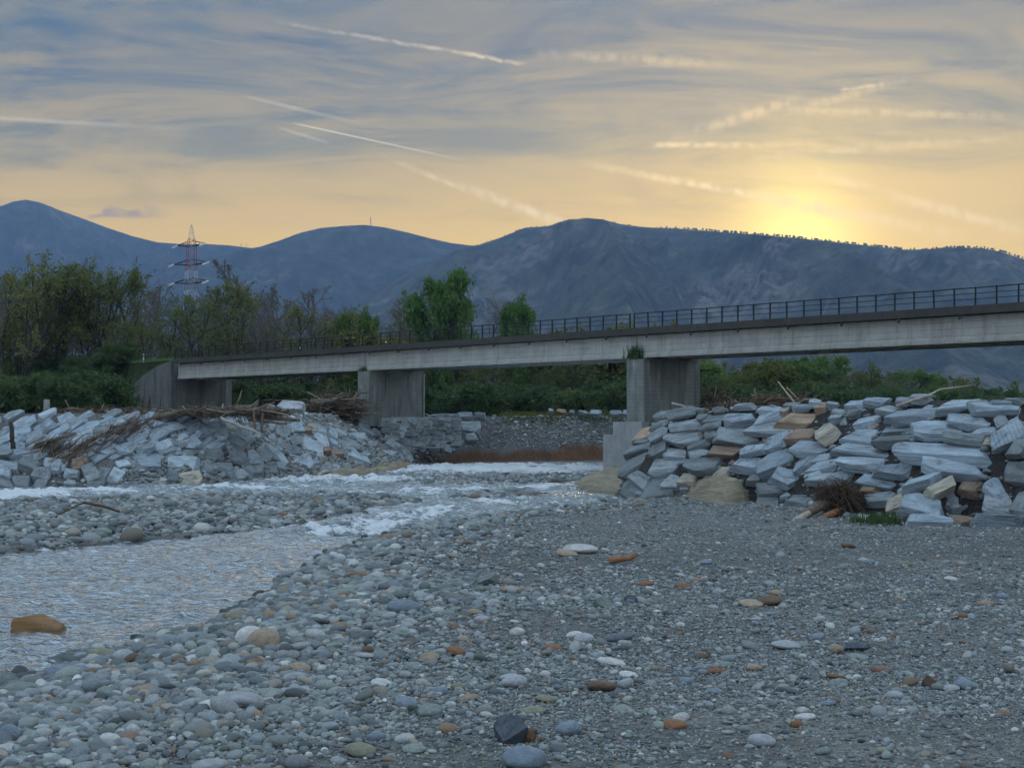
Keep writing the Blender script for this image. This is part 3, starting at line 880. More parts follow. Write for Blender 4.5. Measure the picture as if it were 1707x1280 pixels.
def block_mesh(seed, sub=4, boxy=0.75, cuts=6, mat=None):
    """angular quarried block: the sphere cut by planes, edges slightly worn, about 1 x 1 x 1 half sizes"""
    r = np.random.RandomState(seed)
    N, Fc = ICO[sub]
    planes = []
    for ax in range(3):
        for sg in (-1, 1):
            n = np.zeros(3); n[ax] = sg; n += r.normal(0, 0.16, 3); n /= np.linalg.norm(n)
            planes.append((n, r.uniform(0.80, 1.0)))
    for _ in range(cuts):
        n = r.normal(0, 1, 3); n[2] *= 0.6; n /= np.linalg.norm(n)
        planes.append((n, r.uniform(0.88, 1.18)))
    rad = np.full(len(N), 1.6)
    for n, d in planes:
        c = N @ n
        rad = np.minimum(rad, np.where(c > 0.08, d / np.maximum(c, 0.08), 9))
    V = N * rad[:, None]
    V += N * (0.05 * noise3(V, 2.3, seed))[:, None] + N * (0.05 * noise3(V, 7.0, seed + 5))[:, None]
    V = V / np.abs(V).max(0)
    return make_mesh('block', V, Fc, mat, False)

def pebble_mesh(seed, sub=2, mat=None, rough=0.10):
    r = np.random.RandomState(seed)
    N, Fc = ICO[sub]
    rad = np.ones(len(N))
    for _ in range(5):
        n = r.normal(0, 1, 3); n /= np.linalg.norm(n)
        c = N @ n; d = r.uniform(0.72, 0.95)
        rad = rad - 0.75 * np.maximum(rad * c - d, 0)
    rad += rough * noise3(N, 1.6, seed)
    V = N * rad[:, None]
    V = V / np.abs(V).max(0)
    return make_mesh('pebble', V, Fc, mat, True)

BLOCKS = [block_mesh(100 + i, 5, cuts=3 + i % 5, mat=M['rock']) for i in range(14)]
RIBBED = [block_mesh(160 + i, 5, cuts=2 + i % 3, mat=M['ribbed']) for i in range(4)]
STONES = [pebble_mesh(200 + i, 3, M['stone']) for i in range(12)]
rs = np.random.RandomState(7)
TINT = {'g': (.345, .42, .475), 'd': (.23, .265, .275), 't': (.44, .32, .22), 'b': (.32, .235, .18), 'c': (.46, .42, .34), 'l': (.42, .495, .545), 'n': (.33, .38, .40)}

def tint(k, v=0.14):
    c = np.array(TINT[k]) * rs.uniform(1 - v, 1 + v)
    return (*c, 1)

def px_frame(px, py, w, h, rot, face=0.5, hp=None):
    """centre, axes and half sizes of a stone whose outline in the photo is w x h pixels"""
    P = hit(px, py) if hp is None else hp
    if P is None: return None
    n = normal_at(P[0], P[1], 0.8)
    tc = CAM - P; tc /= np.linalg.norm(tc)
    n = n + face * tc; n /= np.linalg.norm(n)
    c, s = math.cos(R(rot)), math.sin(R(rot))
    def onp(qx, qy):
        d = ray(qx, qy)
        return CAM + d * (np.dot(P - CAM, n) / np.dot(d, n))
    ex = onp(px + c * w / 2, py + s * w / 2) - onp(px - c * w / 2, py - s * w / 2)
    ey = onp(px + s * h / 2, py - c * h / 2) - onp(px - s * h / 2, py + c * h / 2)
    hx = np.linalg.norm(ex) / 2; ex = ex / (2 * hx)
    ey = ey - ex * np.dot(ey, ex); hy = np.linalg.norm(ey) / 2; ey /= (2 * hy)
    ez = np.cross(ex, ey)
    return P, ex, ey, ez, hx, hy

def put_block(name, fr, parent=None, depth=None, k='g', rib=False, out=0.15, tiltdeg=27, grow=1.30):
    P, ex, ey, ez, hx, hy = fr
    hz_ = depth if depth else max(0.22, min(hx, hy) * 0.75)
    me = RIBBED[rs.randint(len(RIBBED))] if rib else BLOCKS[rs.randint(len(BLOCKS))]
    a = R(tiltdeg + rs.uniform(-7, 7))                       # foot of the slab stands proud
    ey2 = ey * math.cos(a) - ez * math.sin(a); ez2 = ez * math.cos(a) + ey * math.sin(a)
    loc = P + ez2 * (out - hz_ * 0.72)
    Mx = Matrix(((ex[0], ey2[0], ez2[0]), (ex[1], ey2[1], ez2[1]), (ex[2], ey2[2], ez2[2])))
    flip = rs.choice([0, math.pi])
    o = link(name, me, parent)
    if parent is not None: loc = loc - np.array(parent_world(parent))
    o.matrix_local = Matrix.Translation(Vector(loc)) @ (Mx @ Matrix.Rotation(flip, 3, 'Z')).to_4x4() @ Matrix.Diagonal((hx * grow, hy * grow, hz_, 1))
    o.color = tint(k)
    return o

# near-side riprap revetment: traced stones (centre, width, height, slope of the outline, tint) in two zoomed frames
A8 = [(460,140,150,50,-5,'d'),(610,160,210,75,-12,'d'),(850,170,250,75,-3,'d'),(440,215,150,90,-20,'d'),(625,230,240,80,-8,'n'),(330,290,135,85,-15,'t'),(450,305,140,70,-25,'n'),
 (625,315,270,90,0,'n'),(800,250,150,75,-15,'d'),(1015,205,210,100,-10,'g'),(1225,185,190,75,-20,'g'),(1235,260,310,80,0,'n'),(1420,195,260,90,3,'t'),(990,315,300,130,8,'n'),(810,310,110,60,-5,'d'),
 (320,355,100,40,0,'d'),(300,405,190,90,-15,'d'),(440,400,130,110,-30,'d'),(550,420,160,100,5,'n'),(710,375,160,70,-25,'d'),(715,440,140,75,-15,'n'),(895,415,220,85,5,'b'),(1110,420,230,80,-8,'g'),
 (1270,340,200,110,-20,'r'),(1450,300,180,100,0,'b'),(1630,290,150,180,-35,'c'),(270,510,250,100,-25,'d'),(470,520,230,110,-5,'n'),(760,525,240,110,0,'d'),(1060,515,230,110,0,'g'),(1270,480,270,140,-20,'g'),
 (1510,400,300,100,5,'g'),(1460,490,180,120,-35,'r'),(1600,480,140,70,-10,'g'),(1620,530,200,80,-10,'g'),(300,610,170,110,35,'n'),(440,680,260,180,-10,'d'),(250,690,130,130,30,'d'),(530,620,130,120,0,'n'),
 (640,610,120,70,0,'c'),(880,580,150,90,-40,'c'),(1345,615,160,130,25,'g'),(1550,605,120,50,-10,'l'),(1240,770,220,110,5,'d'),(1240,700,230,90,0,'d'),(1430,800,190,70,0,'d'),(1430,745,120,50,0,'d'),
 (905,625,70,50,0,'b'),(985,625,70,60,0,'d'),(1240,640,60,60,0,'d'),(1110,630,100,50,0,'d'),(690,115,120,45,0,'d'),(860,118,90,34,0,'d'),(1030,112,160,38,0,'n'),(1220,110,170,60,0,'l'),(1360,95,100,45,0,'n'),
 (1445,115,140,60,-5,'g'),(1530,90,70,50,15,'l'),(1585,105,75,60,0,'t'),(1660,90,80,40,5,'l'),(1330,140,60,50,0,'c'),(740,180,70,60,0,'d'),(1690,180,90,70,-10,'g')]
A1 = [(515,185,140,60,0,'r'),(665,185,150,70,3,'r'),(765,220,140,75,10,'n'),(400,230,110,60,5,'n'),(500,245,80,50,0,'d'),(610,280,190,95,-12,'g'),(570,400,270,150,5,'g'),(800,445,260,95,-5,'d'),(830,350,240,90,-5,'g'),
 (960,275,430,85,-3,'r'),(1330,285,310,115,5,'r'),(980,215,200,60,0,'g'),(1200,210,220,60,-5,'l'),(1500,205,330,70,0,'g'),(980,142,130,48,0,'n'),(1130,360,400,120,0,'g'),(1420,365,170,75,-10,'l'),(1550,290,90,100,-30,'n'),
 (1290,435,290,80,5,'d'),(1470,420,80,80,0,'c'),(1600,370,230,200,-30,'r'),(1140,515,650,150,3,'g'),(590,525,460,110,8,'g'),(595,605,350,110,3,'l'),(820,650,290,95,0,'g'),(1200,640,400,125,5,'g'),
 (250,690,110,70,-15,'l'),(420,680,230,100,-5,'g'),(680,720,310,115,10,'g'),(980,730,240,110,-15,'g'),(870,840,230,120,-15,'c'),(700,840,200,100,-5,'n'),(1120,790,200,110,-25,'c'),(1330,760,170,150,20,'b'),
 (980,900,280,170,15,'g'),(1010,1010,300,90,0,'g'),(1270,1005,180,80,0,'b'),(1510,1020,330,90,3,'g'),(1560,890,260,170,10,'n'),(1510,740,150,170,30,'g'),(1190,870,100,90,10,'d'),(1230,945,60,60,-20,'n'),
 (630,780,120,80,0,'t'),(1670,650,150,150,0,'d'),(1640,150,150,50,0,'d'),(1270,160,280,44,-2,'l'),(1390,165,150,40,0,'n'),(1540,165,150,50,0,'g'),(860,180,100,45,0,'n'),(300,720,200,80,0,'n'),(1690,850,120,200,0,'d'),(1690,500,120,160,0,'d')]
revet = empty('riprap_revetment', (11.0, 62.0, 0.0))
tag(revet, 'steep revetment of blue-grey quarried blocks beside the gravel bar', 'stone revetment')
def put_list(L, x0, y0, sc, name, parent, **kw):
    for (cx, cy, w_, h_, rot, k) in L:
        fr = px_frame(x0 + cx / sc, y0 + cy / sc, w_ / sc, h_ / sc, rot)
        if fr is None: continue
        put_block(name, fr, parent, k='g' if k == 'r' else k, rib=(k == 'r'), out=0.26 + rs.uniform(-.12, .2), **kw)
put_list(A8, 1000, 660, 4.2675, 'stone', revet)
put_list(A1, 1307, 640, 4.2675, 'stone', revet)
# small stones wedged in the joints, and the rest of the bank beyond the frame
def inpoly(px, py, poly): return poly_sd(np.array([px]), np.array([py]), poly)[0] > 0
regR = [(1045, 825), (1035, 770), (1080, 715), (1125, 690), (1300, 682), (1707, 675), (1707, 885), (1510, 880), (1320, 860), (1200, 800), (1130, 830)]
cnt = 0
while cnt < 150:
    px, py = rs.uniform(1035, 1707), rs.uniform(672, 885)
    if not inpoly(px, py, regR): continue
    fr = px_frame(px, py, rs.uniform(14, 34), rs.uniform(9, 18), rs.uniform(-30, 20))
    if fr is None: continue
    put_block('stone', fr, revet, k=rs.choice(list('gdnnbc'), p=[.3, .3, .15, .1, .1, .05]), out=-0.02); cnt += 1
for i in range(30):                     # continues to the right of the picture
    u = rs.uniform(0, 1); x = 18.5 + 18 * u; y0 = 50.5 - 9.5 * u
    sdv = rs.uniform(0.3, 4.4); P = np.array([x + sdv * 0.45, y0 + sdv * 0.9, 0]); P[2] = float(height(P[0], P[1]))
    n = normal_at(P[0], P[1], 0.8); ex = np.cross([0, 0, 1], n); ex = -ex / np.linalg.norm(ex) * -1; ey = np.cross(n, ex)
    put_block('stone', (P, ex, ey, n, rs.uniform(.6, 1.2), rs.uniform(.4, .7)), revet, k=rs.choice(list('ggdn')))

# far-side bank: slabs laid on the slope in rough rows
slope = empty('stone_paved_slope', tuple(hit(170, 760)))
tag(slope, 'river bank slope paved with flat grey slabs below the driftwood line', 'stone revetment')
regL = [(-60, 760), (-60, 694), (120, 690), (385, 692), (385, 735), (300, 775), (230, 790), (190, 765)]
row = 0
for py in np.arange(694, 792, 9.5):
    row += 1
    for px in np.arange(-70 + 17 * (row % 2), 400, 34):
        qx, qy = px + rs.uniform(-9, 9), py + rs.uniform(-3, 3)
        if not inpoly(qx, qy, regL): continue
        sm = 0.75 if qy < 705 else 1.0
        fr = px_frame(qx, qy, sm * rs.uniform(34, 58), sm * rs.uniform(13, 21), rs.uniform(-38, -14), 0.3)
        if fr is None: continue
        put_block('stone', fr, slope, grow=1.06, depth=0.26, k=rs.choice(list('glnd'), p=[.45, .15, .30, .10]), out=0.13 + rs.uniform(-.07, .12), tiltdeg=13)
# tumbled blocks: every one lies loose
B5 = [(1420,240,160,150,-10,'l'),(1270,340,130,90,-20,'l'),(1080,370,130,90,-25,'l'),(950,380,150,80,-10,'g'),(810,385,110,70,-10,'g'),(1150,390,130,60,-5,'g'),(980,460,180,110,0,'g'),(1200,455,260,100,0,'l'),(1400,400,200,90,-5,'d'),
 (1350,480,170,100,5,'d'),(1480,490,130,90,0,'d'),(1250,560,180,100,-5,'c'),(805,462,110,70,-10,'l'),(765,540,100,140,20,'l'),(600,530,120,160,-20,'d'),(680,540,90,150,10,'d'),(200,480,150,110,20,'d'),(280,535,140,130,10,'d'),
 (60,480,160,80,5,'l'),(380,470,170,90,10,'l'),(30,540,110,90,10,'l'),(370,510,80,60,0,'g'),(150,410,200,80,5,'g'),(460,600,90,50,0,'n'),(150,590,140,80,0,'d'),(1140,555,100,70,0,'d'),(1580,240,150,110,15,'d'),(1560,330,160,90,30,'d'),
 (1560,430,140,120,10,'d'),(1660,530,170,110,0,'d'),(1570,550,110,110,40,'n'),(620,600,130,60,0,'d'),(270,600,110,60,0,'d'),(40,600,120,70,0,'d'),(520,480,110,70,-15,'b'),(470,540,110,70,10,'n'),(550,450,90,60,0,'b'),(30,410,130,50,0,'n')]
B6 = [(410,455,160,100,5,'d'),(540,430,200,110,25,'l'),(490,540,160,115,-25,'l'),(600,390,110,110,20,'l'),(610,330,90,80,30,'l'),(310,490,190,70,30,'l'),(150,600,150,90,5,'d'),(60,620,100,80,30,'n'),(230,480,160,150,30,'d'),
 (430,315,100,60,-5,'l'),(510,330,80,50,0,'b'),(550,300,90,40,20,'c'),(680,350,70,80,20,'g'),(740,345,100,70,20,'n'),(770,410,160,80,-5,'n'),(860,365,120,60,-5,'l'),(800,452,110,50,5,'l'),(700,475,110,50,0,'b'),(860,510,160,60,20,'l'),
 (690,420,70,60,20,'g'),(1060,475,90,50,5,'l'),(1080,430,140,70,35,'n'),(1170,480,120,70,35,'n'),(1600,295,150,80,5,'n'),(1600,360,90,60,0,'n'),(1430,230,110,34,-5,'g'),(1560,222,90,34,0,'g'),(890,320,150,90,30,'d'),(340,570,80,60,0,'n'),
 (200,540,80,80,0,'n'),(150,510,90,90,0,'g'),(50,420,150,110,20,'d'),(100,370,150,90,35,'n'),(280,590,110,60,0,'d'),(350,330,120,110,30,'d'),(950,420,90,50,20,'n'),(990,350,90,60,20,'d'),(640,470,80,50,0,'b'),(430,400,70,70,-10,'d')]
words = {'l': 'pale blue-grey', 'g': 'mid-grey', 'd': 'dark grey', 'n': 'greenish grey', 'b': 'brownish', 'c': 'cream-stained', 't': 'tan'}
def boulders(L, x0, y0, sc, where, grp):
    for (cx, cy, w_, h_, rot, k) in L:
        fr = px_frame(x0 + cx / sc, y0 + cy / sc, w_ / sc, h_ / sc, rot, 0.7)
        if fr is None: continue
        o = put_block('boulder', fr, None, k=k, out=0.34 + rs.uniform(-.1, .25), tiltdeg=rs.uniform(-6, 22), grow=1.10, depth=max(.35, .6 * min(fr[4], fr[5])))
        tag(o, f'{words[k]} angular boulder tumbled {where}', 'boulder', f'{words[k]} boulders {grp}')
boulders(B5, 0, 660, 3.9698, 'at the water-side foot of the slab-paved bank', 'at the foot of the paved bank')
boulders(B6, 380, 640, 3.9698, 'in the collapsed bank below the pier with the downpipe', 'in the collapsed bank')

# lesser rubble between the tumbled blocks
regC = [(375, 705), (470, 700), (640, 700), (690, 760), (600, 790), (510, 800), (420, 800), (380, 760)]
cnt = 0
while cnt < 110:
    px, py = rs.uniform(375, 690), rs.uniform(698, 802)
    if not inpoly(px, py, regC): continue
    fr = px_frame(px, py, rs.uniform(10, 24), rs.uniform(7, 14), rs.uniform(-40, 40), 0.5)
    cnt += 1
    if fr is None: continue
    k = rs.choice(list('gdnbl'), p=[.3, .25, .25, .1, .1])
    o = put_block('rubble_stone', fr, None, k=k, out=0.12, tiltdeg=5)
    tag(o, f'small {words[k]} rubble stone between the blocks of the collapsed bank', 'stone', f'small {words[k]} rubble in the collapsed bank')

# single blocks on the bank tops
def single_block(px, py, w_, h_, rot, k, label, D=None, depth=None):
    if D is None: hp = None
    else: hp = atD(px, py, D)
    fr = px_frame(px, py, w_, h_, rot, 1.6, hp)
    o = put_block('boulder', fr, None, k=k, out=depth or 0.4, tiltdeg=4, depth=depth or 0.7, grow=1.0)
    tag(o, label, 'boulder')
    return o
single_block(484, 679, 60, 19, 0, 'l', 'big pale squared block lying on the driftwood-covered bank top', 100.5, 0.62).color = (.46, .50, .54, 1)
single_block(450, 683, 17, 17, 10, 'n', 'small rounded greenish boulder leaning on the big pale squared block', 99.5, 0.35)
for i, (px, w_, h_, k) in enumerate([(919, 10, 9, 'g'), (935, 26, 10, 'b'), (953, 11, 6, 'g'), (971, 19, 8, 'n'), (992, 24, 11, 'g'), (1026, 25, 10, 'g'), (1043, 14, 12, 'n')]):
    o = single_block(px, 690 - h_ * .1, w_, h_ * .8, rs.uniform(-10, 10), k, f'{words[k]} boulder on the grassy edge of the cut gravel bank', 150.0, 0.5)
    o['group'] = 'boulders on the cut bank edge'
for i, (px, w_, h_) in enumerate([(752, 30, 9), (778, 26, 9), (800, 22, 8), (735, 24, 8)]):
    o = single_block(px, 696, w_, h_, rs.uniform(-8, 8), 'g', 'flat grey block lying beside the pier with the downpipe', 139.0, 0.5); o['group'] = 'flat blocks by the pier'

# sculpted bedrock ledges
def ledge(name, outline, ztop, zlow, label, seed, wd=2.2):
    """water-worn rock mass: scooped terraces stepping up from the stream"""
    pts = np.array(outline); lo = pts.min(0) - 1.2; hi = pts.max(0) + 1.2
    xs = np.arange(lo[0], hi[0], 0.16); ys = np.arange(lo[1], hi[1], 0.22)
    X, Y = np.meshgrid(xs, ys)
    sd = poly_sd(X, Y, [tuple(p) for p in pts]) + 1.1 * fbm(X * .45, Y * .3, 4, seed) + 0.25 * fbm(X * 1.8, Y * 1.8, 3, seed + 2)
    h = np.clip(sd / wd, -0.3, 1.0)
    h = h * (ztop - zlow) + 0.40 * fbm(X * .6, Y * .35, 4, seed + 7)
    st = 0.34; k = np.floor(h / st); f = h / st - k
    hz_ = st * (k + np.where(f < .7, f * .25, .175 + (f - .7) * 2.75)) + 0.06 * fbm(X * 3, Y * 3, 3, seed + 9)
    Z = zlow + hz_
    idx = np.arange(X.size).reshape(X.shape)
    q = np.stack([idx[:-1, :-1], idx[:-1, 1:], idx[1:, 1:], idx[1:, :-1]], -1).reshape(-1, 4)
    q = q[(sd.ravel()[q].max(1) > -0.6)]
    c = pts.mean(0)
    o = link('bedrock_ledge', make_mesh('bedrock_ledge', np.stack([X - c[0], Y - c[1], Z], -1).reshape(-1, 3), q, M['bedrock'], True))
    o.location = (c[0], c[1], 0); tag(o, label, 'rock ledge')
ledge('bedrock', [(2.6, 82), (5.6, 77.5), (8.6, 80), (11.5, 96), (10.5, 114), (6.0, 113), (3.4, 100), (2.4, 90)], 0.75, -0.8, 'smooth tan bedrock ledge in the stream under the pier footing', 3)
ledge('bedrock', [tuple(G(px, py, 0)[:2]) for px, py in [(1128, 842), (1200, 852), (1268, 850)]] + [(11.6, 68.0), (11.0, 71.0), (8.6, 72.6), (7.4, 71.6)], 1.45, -0.2, 'sandy water-worn bedrock ledge under the undercut revetment', 8, 1.15)
ledge('bedrock', [tuple(G(px, py, 0)[:2]) for px, py in [(515, 803), (600, 798), (700, 788)]] + [(-7.2, 137), (-10, 130), (-12, 112), (-14, 106)], 1.15, -0.5, 'brown sloping bedrock ledge at the foot of the collapsed bank', 12)

# remains of a stone wall below the far pier
wall = empty('broken_wall', atD(700, 740, 133.5))
tag(wall, 'broken rubble masonry wall below the pier with the downpipe', 'wall')
mb = MB()
cornr = [atD(632, 745, 132.5), atD(768, 742, 137.0)]; back = np.array([0.4, 1.6, 0])
z0, z1 = 1.9, 4.45
a, b = cornr
mb.hexa([(a[0], a[1], z0 - .6), (b[0], b[1], z0), (b[0], b[1] + 1.8, z0), (a[0], a[1] + 1.8, z0 - .6), (a[0] + 1, a[1] + .7, z1), (b[0], b[1] + .25, z1), (b[0], b[1] + 1.8, z1), (a[0] + 1, a[1] + 1.8, z1)])
mb.build('wall_core', M['footing'], wall); bt_attr(bpy.data.objects['wall_core'], None)
for px in np.arange(640, 766, 13):
    for py in np.arange(704, 748, 8.5):
        qx, qy = px + rs.uniform(-5, 5), py + rs.uniform(-3, 3)
        f = (qx - 632) / 136; D = 132.5 + 4.5 * f + 0.35
        P = atD(qx, qy, D)
        fr = (P, np.array([.97, .24, 0]), np.array([0, 0.1, .995]), np.array([.24, -.97, .1]), rs.uniform(.3, .62), rs.uniform(.2, .36))
        put_block('stone', fr, wall, depth=0.5, k=rs.choice(list('ddnn')), out=0.34, tiltdeg=4)
mb = MB(); q = atD(760, 735, 137.2); mb.box((q[0] - .28, q[1] - .15, q[2] - .3), (q[0] + .28, q[1] + .25, q[2] + 2.1)); mb.build('edge_slab', M['footing'], wall)
bt_attr(bpy.data.objects['edge_slab'], None)
# ------------------------------------------------------------------ trees
def grow(seed, H, stems=1, lean=0.08, bare=0.25, lv1=14, lv2=7, lv3=5, ang=(50, 45, 45), ratio=(.42, .45, .5), up=0.35, leaf=0, lsize=.16, spread=0.4, taper=0.6, r0=0.022, fork=0.0, cone=0.0):
    """returns wood (V, F) and leaves (V, F); unit: metres, base at origin"""
    rg = np.random.RandomState(seed)
    wood = MB(); tips = []
    def tube(p, rad, sides): wood.tube(p, rad, sides, cap=False)
    def branch(p, d, L, r, lev, sides):
        n = {0: 8, 1: 5, 2: 4, 3: 3}[lev]
        pts = [p]; q = p.copy(); dd = d.copy()
        for i in range(n):
            dd = dd + rg.normal(0, .10 + .05 * lev, 3) + np.array([0, 0, up * (.10 if lev else .02)])
            dd /= np.linalg.norm(dd)
            q = q + dd * L / n; pts.append(q.copy())
        rad = [r * (1 - taper * i / n) if lev < 3 else r * (1 - .7 * i / n) for i in range(n + 1)]
        tube(pts, rad, sides)
        return pts, dd
    def at(pts, f):
        i = f * (len(pts) - 1); k = min(int(i), len(pts) - 2)
        return pts[k] + (pts[k + 1] - pts[k]) * (i - k), (pts[k + 1] - pts[k]) / (np.linalg.norm(pts[k + 1] - pts[k]) + 1e-9)
    def side(d, a):
        v = rg.normal(0, 1, 3); v -= d * np.dot(v, d); v /= np.linalg.norm(v) + 1e-9
        w = d * math.cos(a) + v * math.sin(a)
        return w / np.linalg.norm(w)
    for s in range(stems):
        a = rg.uniform(0, 6.28); ln = lean * (1 if stems == 1 else rg.uniform(.6, 1.5))
        d = np.array([math.cos(a) * ln, math.sin(a) * ln, 1.0]); d /= np.linalg.norm(d)
        hh = H * (1 if s == 0 else rg.uniform(.75, 1.0)) * .96
        trunk, _ = branch(np.array([math.cos(a), math.sin(a), 0]) * (0.25 if stems > 1 else 0), d, hh, H * r0 * (1 if stems == 1 else .7), 0, 7)
        for i in range(lv1):
            f = bare + (1 - bare) * (i + rg.uniform(0, 1)) / lv1
            f = min(f, .99)
            p, dd = at(trunk, f)
            env = (1 - f) * (1 - cone * 0) if cone else math.sin(math.pi * min(1, .22 + .78 * (f - bare) / (1 - bare))) * .9 + .25
            L1 = H * ratio[0] * (env if not cone else (cone * (1.05 - f) + .10)) * rg.uniform(.75, 1.15)
            b1, e1 = branch(p, side(dd, R(ang[0] * rg.uniform(.7, 1.2))), L1, H * r0 * .42 * (1.1 - f * .7), 1, 5)
            for j in range(lv2):
                g = .25 + .75 * (j + rg.uniform(0, 1)) / lv2
                p2, d2 = at(b1, min(g, .99))
                L2 = L1 * ratio[1] * (1.15 - .6 * g) * rg.uniform(.7, 1.2)
                b2, e2 = branch(p2, side(d2, R(ang[1] * rg.uniform(.6, 1.3))), L2, H * r0 * .13, 2, 3)
                for k in range(lv3):
                    h3 = .2 + .8 * (k + rg.uniform(0, 1)) / lv3
                    p3, d3 = at(b2, min(h3, .99))
                    b3, e3 = branch(p3, side(d3, R(ang[2] * rg.uniform(.6, 1.3))), L2 * ratio[2] * rg.uniform(.7, 1.3), max(H * r0 * .05, .010), 3, 3)
                    tips.append(b3)
    W = (wood.v, wood.f)
    if not leaf: return W, None
    T = np.array(tips)                                 # (n, 4, 3)
    n = len(T) * leaf
    ti = np.repeat(np.arange(len(T)), leaf)
    f = rg.uniform(0.1, 1.1, n) * (T.shape[1] - 1); k = np.clip(f.astype(int), 0, T.shape[1] - 2)
    c = T[ti, k] + (T[ti, k + 1] - T[ti, k]) * (f - k)[:, None] + rg.normal(0, spread * .5, (n, 3)) * np.array([1, 1, .8])
    u = rg.normal(0, 1, (n, 3)); u /= np.linalg.norm(u, axis=1)[:, None]
    v = np.cross(u, rg.normal(0, 1, (n, 3))); v /= np.linalg.norm(v, axis=1)[:, None] + 1e-9
    s = (lsize * np.exp(rg.normal(0, .3, n)))[:, None]
    LV = np.stack([c - u * s, c + v * s * .5, c + u * s, c - v * s * .5], 1).reshape(-1, 3)
    LF = np.arange(n * 4).reshape(-1, 4)
    return W, (LV, LF)

KIND = {}
def proto(key, name, barkm, leafm, H, **kw):
    out = []
    for sd in kw.pop('seeds'):
        (wv, wf), lv = grow(sd, H, **kw)
        wm = make_mesh('trunk', wv, wf, M[barkm], True)
        lm = make_mesh('crown', lv[0], lv[1], M[leafm]) if lv else None
        top = max(max(q[2] for q in wv), lv[0][:, 2].max() if lv else 0)
        out.append((wm, lm, top))
    KIND[key] = (name, out)
proto('willow', 'broad_tree', 'bark', 'leaf_olive', 14, seeds=(1, 2, 3), stems=4, lean=.30, bare=.22, lv1=8, lv2=6, lv3=5, ang=(34, 38, 42), ratio=(.40, .50, .55), up=.7, leaf=9, lsize=.13, spread=.35, r0=.020)
proto('thin', 'slender_tree', 'greybark', 'leaf_grey', 15, seeds=(11, 12, 13, 14), stems=2, lean=.07, bare=.30, lv1=15, lv2=6, lv3=4, ang=(40, 40, 42), ratio=(.26, .50, .55), up=.6, leaf=2, lsize=.09, spread=.3, r0=.014)
proto('olive', 'leafing_tree', 'bark', 'leaf_olive', 14, seeds=(21, 22, 23), stems=2, lean=.12, bare=.20, lv1=14, lv2=7, lv3=4, ang=(46, 42, 45), ratio=(.30, .5, .55), up=.5, leaf=5, lsize=.14, spread=.4, r0=.016)
proto('spire', 'pointed_tree', 'greybark', 'leaf_grey', 18, seeds=(31,), stems=1, lean=.02, bare=.12, lv1=46, lv2=6, lv3=3, ang=(42, 36, 40), ratio=(.34, .42, .5), up=1.0, leaf=2, lsize=.09, spread=.2, r0=.012, cone=.85)
proto('green', 'green_tree', 'bark', 'leaf_green', 13, seeds=(41, 42), stems=2, lean=.10, bare=.14, lv1=15, lv2=8, lv3=5, ang=(48, 45, 50), ratio=(.34, .5, .55), up=.5, leaf=10, lsize=.19, spread=.5, r0=.016)
proto('bush', 'shrub', 'bark', 'leaf_dark', 4.5, seeds=(51, 52, 53), stems=5, lean=.5, bare=.05, lv1=8, lv2=6, lv3=4, ang=(50, 50, 55), ratio=(.50, .5, .6), up=.4, leaf=13, lsize=.16, spread=.5, r0=.012)
proto('fresh', 'fresh_green_shrub', 'bark', 'leaf_yellow', 5, seeds=(61, 62), stems=4, lean=.35, bare=.08, lv1=9, lv2=6, lv3=4, ang=(45, 45, 50), ratio=(.45, .5, .6), up=.5, leaf=11, lsize=.15, spread=.45, r0=.012)
rt = np.random.RandomState(77)

def tree(kind, x, y, H, label, cat, group=None, wide=1.0, v=None):
    name, var = KIND[kind]
    wm, lm, top = var[rt.randint(len(var)) if v is None else v]
    z = float(height(x, y)) - 0.15
    e = empty(name, (x, y, z)); s = H / top
    e.scale = (s * wide, s * wide, s); e.rotation_euler = (0, 0, rt.uniform(0, 6.28))
    link('trunk', wm, e)
    if lm: link('crown', lm, e)
    tag(e, label, cat, group)
    return e

def tree_px(kind, px, topy, D, label, cat='tree', group=None, wide=1.0, v=None):
    q = atD(px, topy, D)
    zb = float(height(q[0], q[1])) - .15
    return tree(kind, q[0], q[1], max(1.2, q[2] - zb), label, cat, group, wide, v)

